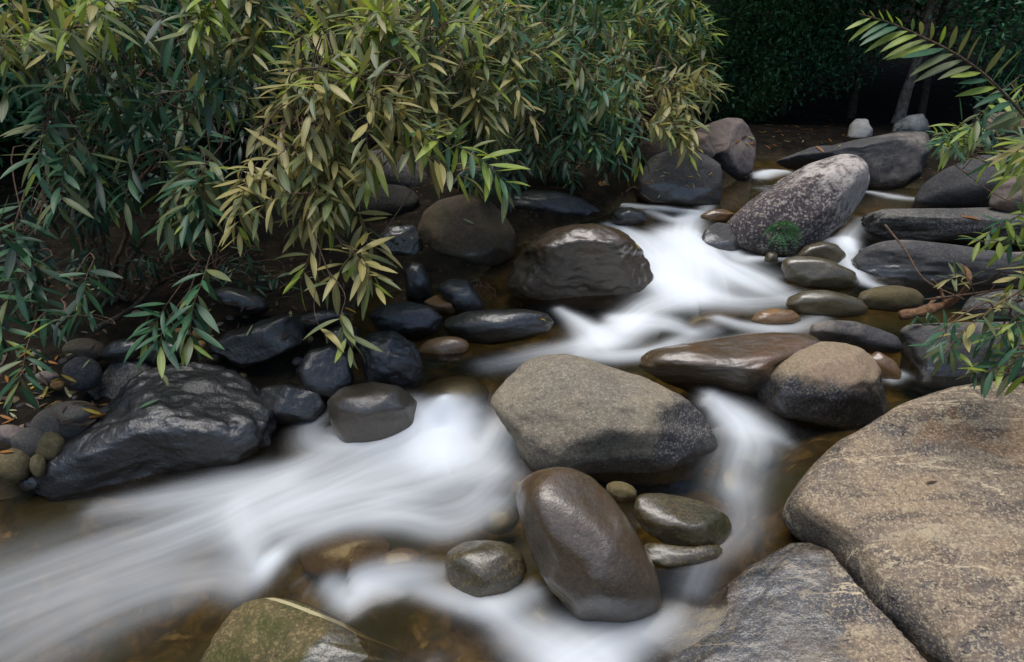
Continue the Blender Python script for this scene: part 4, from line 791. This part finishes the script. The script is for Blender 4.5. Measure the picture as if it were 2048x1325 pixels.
    s.shoot(pp((2060,570,2.45),(1980,620,2.4),(1930,660,2.4),(1885,715,2.38)), {'olive': 3, 'lit_gold': 3}, n=20, bare=.15, leaf=.085, alpha=(75, 30)); s.cluster(1890, 700, 30, 15, 2.35, 2.42, 2, (-.8,.4), .16, {'green': 5, 'young': 3}, leaf=.075)
    s.cluster(2010, 680, 55, 30, 2.3, 2.5, 5, (-.9,.3), .22, {'young': 3, 'green': 6}); s.cluster(1960, 755, 50, 10, 2.3, 2.45, 5, (-1,.2), .22, {'olive': 4, 'green': 4, 'young': 2}); s.cluster(2040, 720, 40, 30, 2.2, 2.4, 3, (-.7,.4), .22, {'young': 3, 'green': 6}); s.cluster(2020, 610, 40, 20, 2.4, 2.5, 2, (-.8,.6), .2, GO); s.finish()

# ---------------------------------------------------------------- forest trees
def small_leaf():
    return np.array([(0,0,0),(-.2,.42,.05),(0,.5,0),(.2,.42,.05),(0,1,-.1)]), np.array([(0,2,1),(0,3,2),(1,2,4),(2,3,4)])
def tree(label, x, y, hgt, r0, crowns, tone, n, leaf=.1, bark='bark', group='forest trees behind the stream', lean=(0, 0), seed=1, trunk_pts=None, name='forest_tree'):
    rg = np.random.default_rng(seed); zb = gz(x, y) - .15; base = np.array((x, y, zb))
    o = link(name, None, loc=base, label=label, cat='tree', group=group)
    P = catmull(trunk_pts, 20) if trunk_pts is not None else catmull([base, base + (lean[0] * .3 + rg.normal(0, .06), lean[1] * .3, hgt * .35), base + (lean[0] * .7, lean[1] * .7 + rg.normal(0, .08), hgt * .7), base + (lean[0], lean[1], hgt)], 20)
    rad = np.linspace(r0, r0 * .35, 20); rad[0] *= 1.6; rad[1] *= 1.2
    V, F = tube(P, rad, 10); link('trunk', new_mesh('trunk', V - base, F, BM[bark]), o)
    LV, LF = small_leaf(); C = []
    for (cx, cy, cz, rx, ry, rz) in crowns:
        c = base + (cx, cy, cz); i = int(np.argmin(np.linalg.norm(P - c, axis=1)))
        V, F = tube(catmull([P[i], (P[i] + c) / 2 + (0, 0, .15), c], 8), np.linspace(r0 * .35, r0 * .1, 8), 6); link('limb', new_mesh('limb', V - base, F, BM[bark]), o)
        vol = rx * ry * rz
        C.append((c, np.array((rx, ry, rz)), vol ** .66))
    tw = sum(c[2] for c in C); pts, dirs = [], []
    for c, r, v in C:
        m = int(n * v / tw / 12)
        q = rg.normal(size=(m, 3)); q /= np.linalg.norm(q, axis=1)[:, None]; q *= rg.uniform(.35, 1.0, m)[:, None] ** .6
        q *= (1 + .35 * fbm(q * 2.2 + seed, seed, 3))[:, None]
        cl = c + q * r
        for k in range(12): pts.append(cl + rg.normal(0, leaf * 1.3, (m, 3)))
    pts = np.vstack(pts); m = len(pts)
    d = rg.normal(size=(m, 3)) * (1, 1, .6) + (0, 0, -.35); d /= np.linalg.norm(d, axis=1)[:, None]
    up = rg.normal(0, .45, (m, 3)) + (0, 0, 1); up -= (up * d).sum(1)[:, None] * d; up /= np.linalg.norm(up, axis=1)[:, None]
    x_ = np.cross(d, up); sc = leaf * rg.uniform(.6, 1.3, m)
    W_ = pts[:, None] + sc[:, None, None] * (LV[None, :, 0:1] * x_[:, None] + LV[None, :, 1:2] * d[:, None] + LV[None, :, 2:3] * up[:, None])
    Fs = LF[None] + (np.arange(m) * 5)[:, None, None]
    link('crown', new_mesh('crown', W_.reshape(-1, 3) - base, Fs.reshape(-1, 3), LM[tone], smooth=False, attrs={'mid': np.ones(m * 5)}), o, kind='stuff')
    return o
def build_trees():
    def at(u, d): p = pt(u, 250, d); return p[0], p[1]
    x, y = at(1795, 9.6); b = np.array((x, y, gz(x, y) - .1))
    tree('slim forest tree with red brown pale patched trunk behind the pale stones', x, y, 6, .085, [(0,.3,4.2,2.2,2.0,1.2),(-1.2,.2,3.4,1.4,1.4,.8),(1.5,.5,3.8,1.6,1.6,1.0)], 'teal', 9000, .12, 'pale_bark', seed=3, trunk_pts=[b, b + (.03,0,.5), b + (.10,.0,1.1), b + (.12,.05,2.5), b + (0,.2,6)])
    x, y = at(1700, 10.2); tree('thin dark forked tree beside the small whitish stone', x, y, 5.5, .05, [(-.2,0,4.0,1.8,1.8,1.2),(.8,.3,3.2,1.2,1.2,.7)], 'teal', 7000, .12, seed=4)
    x, y = at(1560, 10.5); tree('small leaved blue green tree overhanging the back of the pool', x, y, 4.5, .06, [(-.3,-.6,.95,1.0,.9,.5),(.5,-.8,1.2,.8,.8,.4),(0,-.3,1.7,1.3,1.2,.5),(-.9,-.2,.6,.7,.7,.4)], 'teal', 14000, .075, seed=5)
    x, y = at(1440, 10.0); tree('bright green small leaved tree behind the feathery shrub', x, y, 4.2, .06, [(0,-.4,.75,.9,.8,.55),(-.9,-.3,1.1,1.0,.9,.6),(.3,-.2,1.5,1.0,1.0,.45),(-1.8,0,.9,1.0,.9,.6)], 'mint', 15000, .075, seed=6)
    x, y = at(1650, 12.5); tree('tall shadowy tree closing the view upstream', x, y, 8, .12, [(0,0,1.5,2.2,1.6,.8),(0,0,3.0,2.6,2.0,1.3),(-2,.4,4.0,2.2,2,1.4),(2,.4,4.2,2.2,2,1.4),(0,-1.5,5.6,3,2.5,1.5)], 'teal', 15000, .14, seed=7)
    x, y = at(1950, 11.5); tree('tall shadowy tree at the foot of the far bank', x, y, 8, .12, [(0,0,1.6,1.8,1.5,.8),(0,0,3.6,2.6,2.0,1.5),(1.5,-1.5,4.6,2.6,2.2,1.4),(-1,-2,6,3,2.5,1.5)], 'teal', 15000, .14, seed=8)
    x, y = at(1950, 7.6); tree('dim blue green sapling behind the arching frond', x, y, 3.0, .03, [(0,0,1.3,.5,.5,.45),(.4,.1,.8,.5,.4,.3),(-.2,.2,1.9,.8,.6,.4)], 'teal', 5000, .075, seed=9, name='sapling')
    for i, (x, y, cr, n, lab) in enumerate([(3.4, 10.4, [(0,0,3.0,2.4,1.8,.7),(1.6,.5,2.8,1.6,1.6,.6),(-1.4,.3,3.2,1.6,1.6,.7),(0,-1.6,3.6,2.2,1.6,.7)], 22000, 'added leaning tree whose high crown shades the forest floor behind the pool'),(5.4, 9.4, [(0,0,2.6,2.0,1.8,.7),(1.2,-1.2,2.9,1.8,1.6,.7),(-1,.6,3.2,1.8,1.6,.8)], 18000, 'added tree whose low crown deepens the gloom beyond the arching frond'),  # two trees added to darken the floor, crowns above the view
                              (-3.8, 6.2, [(0,0,1.2,1.6,1.0,.9),(1.6,.5,1.5,1.4,1.0,.9),(-1.6,0,1.4,1.4,1.0,.9)], 15000, 'leafy understory tree behind the yellow green shrubs'),(-.8, 7.6, [(0,0,1.1,1.5,.9,.8),(1.3,.4,1.3,1.2,.9,.8),(-1.4,.2,1.4,1.3,.9,.8)], 14000, 'leafy understory tree behind the olive shrub'),(-5.6, 4.4, [(0,0,1.3,1.2,1.4,1.0),(.4,1.3,1.5,1.2,1.2,1.0)], 9000, 'leafy understory tree beside the dark hollow')]):
        tree(lab, x, y, 3.6, .05, cr, 'teal' if i != 3 else 'mint', n, .13 if i < 2 else .11, seed=60 + i)
    k = 0  # trees added so their high crowns block sky light over back and banks
    for (x, y, h, tn, lab) in [(-2.5, 9.5, 8, 'teal', 'tall sky blocking tree rising behind the olive shrubs'), (-5.5, 7.5, 8, 'teal', 'tall sky blocking tree rising behind the dark hollow'), (1.5, 13.5, 9, 'teal', 'tall sky blocking tree far behind the bright green one'), (-7.5, 4.5, 8, 'teal', 'tall sky blocking tree on the shaded bank behind the cobbles'),
                           (7.5, 8.5, 8, 'teal', 'tall sky blocking tree on the bank beyond the mauve boulder'), (6, 14.5, 9, 'teal', 'tall sky blocking tree deep in the forest gloom'), (-1, 17, 9, 'teal', 'tall sky blocking tree on the slope behind the shrubs'), (10, 13, 9, 'teal', 'tall sky blocking tree on the dark slope past the arching frond')]:
        k += 1; tree(lab, x, y, h, .13, [(0,0,2.2,2.2,1.6,1.2),(.8,-.8,h*.55,2.6,2.2,1.5),(-1.0,.4,h*.5,2.4,2.0,1.4),(0,0,h*.85,3.0,2.6,1.6)], tn, 11000, .16, seed=20 + k)
# ================================================================ small things
def build_details():
    bpy.context.view_layer.update(); dg = bpy.context.evaluated_depsgraph_get(); rg = random.Random(12)
    hid = []
    def cast(u, v, start=0.3):
        r = unit(ray(u, v)); o = CAM + r * start
        for _ in range(14):
            ok, p, n, i, ob, _m = S.ray_cast(dg, Vector(o), Vector(r))
            if not ok: return None
            if ob.name.split('.')[0] in ('boulder', 'cobble', 'river_stone', 'granite_slab', 'ground'):
                if n.dot(Vector(r)) > 0: n = -n
                return np.array(p), np.array(n), ob
            o = np.array(p) + r * .004
        return None
    HUE = {'fallen_brown': 'brown', 'fallen_orange': 'orange', 'fallen_yellow': 'yellow', 'fallen_pale': 'pale green', 'green': 'green'}
    def fallen(u, v, tone, size, label, group=None, ang=None):
        if group: label = HUE[tone] + ' ' + label
        h = cast(u, v)
        if h is None: return
        p, n, ob = h
        if n[2] < .1: n = unit(n + np.array((0, -.2, .6)))
        a = rg.uniform(0, 6.28) if ang is None else radians(ang)
        d = RX * cos(a) + np.array((0, 1, 0)) * sin(a); d = unit(d - np.dot(d, n) * n)
        R_ = frame(d, n) * size; o = bpy.data.objects.new('fallen_leaf', leaf_mesh(rg.choice([2, 5, 0]), tone)); COL.objects.link(o)
        m = Matrix.Identity(4); q = p + n * (.004 + .05 * size) - d * size * .5
        for i in range(3):
            for j in range(3): m[i][j] = R_[i, j]
            m[i][3] = q[i]
        o.matrix_basis = m; o['label'] = label; o['category'] = 'leaf'
        if group: o['group'] = group
    fallen(332, 762, 'fallen_pale', .10, 'pale green fallen leaf on top of the craggy black boulder', ang=-50)
    fallen(300, 808, 'green', .10, 'green fallen leaf lying on the craggy black boulder', ang=35)
    fallen(212, 811, 'fallen_orange', .06, 'orange fallen leaf on the rim of the craggy black boulder', ang=25)
    fallen(702, 623, 'fallen_yellow', .12, 'bright yellow fallen leaf among the wet black stones', ang=0)
    fallen(1940, 437, 'fallen_orange', .14, 'curled orange leaf on the long flat topped grey boulder', ang=-20)
    fallen(1085, 640, 'fallen_yellow', .05, 'yellow leaf at the edge of the long low wet stone', ang=10)
    fallen(1272, 492, 'fallen_yellow', .06, 'yellow leaf stuck beside the waterfall', ang=-40)
    fallen(937, 443, 'fallen_pale', .09, 'small pale leaf on the round brown black boulder', ang=-40)
    fallen(14, 838, 'fallen_orange', .09, 'orange leaf on the reddish bank stone', ang=-20)
    fallen(14, 905, 'fallen_orange', .08, 'small orange leaf on the wide greenish cobble', ang=0)
    fallen(138, 788, 'fallen_pale', .10, 'pale green leaf in the litter above the cobbles', ang=-45)
    fallen(93, 790, 'fallen_yellow', .08, 'yellow leaf in the litter above the cobbles', ang=45)
    fallen(1863, 966, 'fallen_brown', .05, 'dark red leaf on the banded granite slab', ang=10)
    fallen(700, 712, 'fallen_brown', .10, 'pinkish brown leaf among the black stones', ang=-55)
    for k in range(16): fallen(rg.uniform(1080, 1240), rg.uniform(452, 500), rg.choice(['fallen_pale', 'fallen_yellow', 'green']), rg.uniform(.03, .05), 'tiny fallen leaf on the big wet boulder beside the waterfall', 'tiny leaves on the wet boulder') if k < 5 else None
    for k in range(24): fallen(rg.uniform(1290, 1432), rg.uniform(318, 398), rg.choice(['fallen_pale', 'fallen_yellow', 'fallen_orange', 'fallen_brown']), rg.uniform(.03, .055), 'small fallen leaf stuck on the dark flat fronted boulder', 'leaves dotted on the flat fronted boulder')
    for k in range(10): fallen(rg.uniform(1480, 1720), rg.uniform(340, 470), 'fallen_pale', rg.uniform(.025, .04), 'tiny pale leaf on the slanting lichened boulder', 'tiny leaves on the lichened boulder')
    for k in range(70): fallen(rg.uniform(1470, 1700), rg.uniform(225, 300), rg.choice(['fallen_brown', 'fallen_brown', 'fallen_orange', 'fallen_pale']), rg.uniform(.06, .12), 'dry leaf on the dark forest floor behind the pool', 'leaf litter of the forest floor')
    for k in range(75): fallen(rg.uniform(-20, 200), rg.uniform(690, 850), rg.choice(['fallen_brown'] * 7 + ['fallen_orange', 'fallen_yellow', 'fallen_pale']), rg.uniform(.05, .10), 'dry leaf in the litter of the cobble bank', 'leaf litter of the cobble bank')
    for k in range(70): fallen(rg.uniform(150, 720), rg.uniform(520, 690), rg.choice(['fallen_brown'] * 5 + ['fallen_pale']), rg.uniform(.05, .10), 'dry leaf on the shaded bank under the shrubs', 'leaf litter under the shrubs')
    # pebbles of the bank, between the cobbles
    base = []
    for k in range(4):
        q, F = ico(2); q = q * (1 + .16 * fbm(q * 1.7 + k * 9, 200 + k, 3))[:, None] * np.array((1, .75, .55))
        base.append(new_mesh('pebble', q, F, M[['pebble', 'olive', 'pink', 'dark'][k]], attrs={'wet': np.zeros(len(q)), 'pat': np.full(len(q), .3)}))
    for k in range(90):
        u, v = (rg.uniform(-30, 230), rg.uniform(700, 960)) if k < 60 else (rg.uniform(200, 720), rg.uniform(600, 760))
        p = hitl(u, v)
        if bank_dist(p[None, :2])[0] < 0.0 and k < 60: continue
        o = link('pebble', base[k % 4], loc=(p[0], p[1], p[2] + .004), label=('small %s pebble in the litter of the cobble bank' if k < 60 else 'small %s pebble between the black bank stones') % ['grey brown', 'olive', 'pinkish', 'dark'][k % 4], cat='pebble', group='pebbles of the cobble bank' if k < 60 else 'pebbles between the black stones')
        sc = rg.uniform(.016, .045); o.scale = (sc, sc, sc); o.rotation_euler = (0, 0, rg.uniform(0, 6))
    # driftwood root by the quiet pool
    P = catmull([hit(1800, 632, .22), hit(1850, 622, .26), hit(1900, 605, .33), pt(1934, 575, 3.62), pt(1936, 545, 3.6), pt(1918, 528, 3.62)], 40)
    rad = np.interp(np.linspace(0, 1, 40), (0, .2, .5, .8, 1), (.03, .034, .016, .013, .006)) * (1 + .1 * np.sin(np.arange(40) * .9))
    V, F = tube(P, rad, 10); b0 = P[0]
    o = link('driftwood_root', new_mesh('driftwood_root', V - b0, F, BM['root']), loc=b0, label='twisted orange brown driftwood root at the pool edge', cat='driftwood')
    V, F = tube(catmull([P[8], P[8] + (.08, .05, .06), P[8] + (.2, .1, .05)], 10), np.linspace(.016, .005, 10), 7); link('root_branch', new_mesh('root_branch', V - b0, F, BM['root']), o)
    V, F = tube(catmull([P[14], P[14] + (-.05, .02, .10), P[14] + (-.12, .0, .16)], 10), np.linspace(.012, .004, 10), 7); link('root_branch', new_mesh('root_branch', V - b0, F, BM['root']), o)
    # bare twigs
    for pts, lab in [([(1850,600,3.4),(1930,590,3.2),(2030,575,3.0),(2100,560,2.9)], 'thin bare twig crossing above the driftwood root'), ([(1770,450,3.5),(1810,500,3.4),(1850,560,3.3),(1930,600,3.2)], 'long bare twig leaning over the blue black boulder'),
                     ([(1250,385,6.0),(1270,375,6.0),(1300,400,5.7),(1330,405,5.6)], 'dead branch lying below the feathery shrub'), ([(190,660,3.6),(260,620,3.9),(330,560,4.3),(420,530,4.6)], 'fallen grey branch on the shaded bank')]:
        Q = catmull([pt(*p) for p in pts], 24); V, F = tube(Q, np.linspace(.006, .003, 24) * (3 if 'grey' in lab else 1), 6)
        link('twig', new_mesh('twig', V - Q[0], F, BM['twig'] if 'grey' not in lab else BM['bark']), loc=Q[0], label=lab, cat='twig')
    for pts, lab in [([(735,470,3.5),(762,500,3.4),(780,530,3.4)], 'x'), ([(822,350,3.6),(820,420,3.55),(822,500,3.5)], 'x')]:
        pass
    # fine hanging rootlets by the side pool
    o = link('rootlet_tuft', None, loc=hit(955, 600, .2), label='tuft of fine reddish rootlets between the round and the glossy boulders', cat='roots'); b0 = np.array(o.location)
    for k in range(16):
        a = b0 + (rg.gauss(0, .03), rg.gauss(.03, .02), .10 + rg.gauss(0, .02)); Q = catmull([a, a + (rg.gauss(0, .04), -.03, -.02), a + (rg.gauss(0, .06), -.06, -.10)], 8)
        V, F = tube(Q, np.linspace(.0022, .001, 8), 4); link('rootlet', new_mesh('rootlet', V - b0, F, BM['twig']), o)
    # fern tuft on the lichened boulder, herbs on the squared block
    for (u, v, n, ln, lab, nm, tn) in [(1560, 462, 26, .16, 'bright green fern tuft growing on the lichened boulder', 'fern_tuft', 'young'), (1850, 652, 9, .10, 'small herb with thin leaves on the squared dark block', 'herb', 'green'), (1740, 985, 0, .1, '', '', '')]:
        if not n: continue
        h = cast(u, v)
        if h is None: continue
        p, nr, ob = h; o = link(nm, None, loc=p, label=lab, cat='fern' if 'fern' in nm else 'plant')
        for k in range(n):
            a = rg.uniform(0, 6.28); d = unit(RX * cos(a) * 1.3 + UP * (sin(a) * .6 - .1) + nr * .7 + np.array((0, 0, .15)))
            st = catmull([p, p + d * ln * .6, p + d * ln + np.array((0, 0, -.05))], 9); V, F = tube(st, np.linspace(.0015, .0006, 9), 4)
            Vs, Fs, off = [V], [list(f) for f in F], len(V); LV, LF = small_leaf()
            for j in range(2, 9):
                for sd_ in (-1, 1):
                    t = unit(st[j] - st[j - 1]); sx = np.cross(t, nr) * sd_; R_ = frame(sx * .8 + t * .6, nr) * (.035 * (1.15 - j / 9))
                    Vs.append(LV @ R_.T + st[j]); Fs += [[i + off for i in f] for f in LF]; off += len(LV)
            link('frond', new_mesh('frond', np.vstack(Vs) - p, Fs, LM['mint' if tn == 'young' else tn]), o)
build_ground()
build_water()
stone_materials()
plant_materials()
build_rocks()
build_shrubs()
build_trees()
build_details()
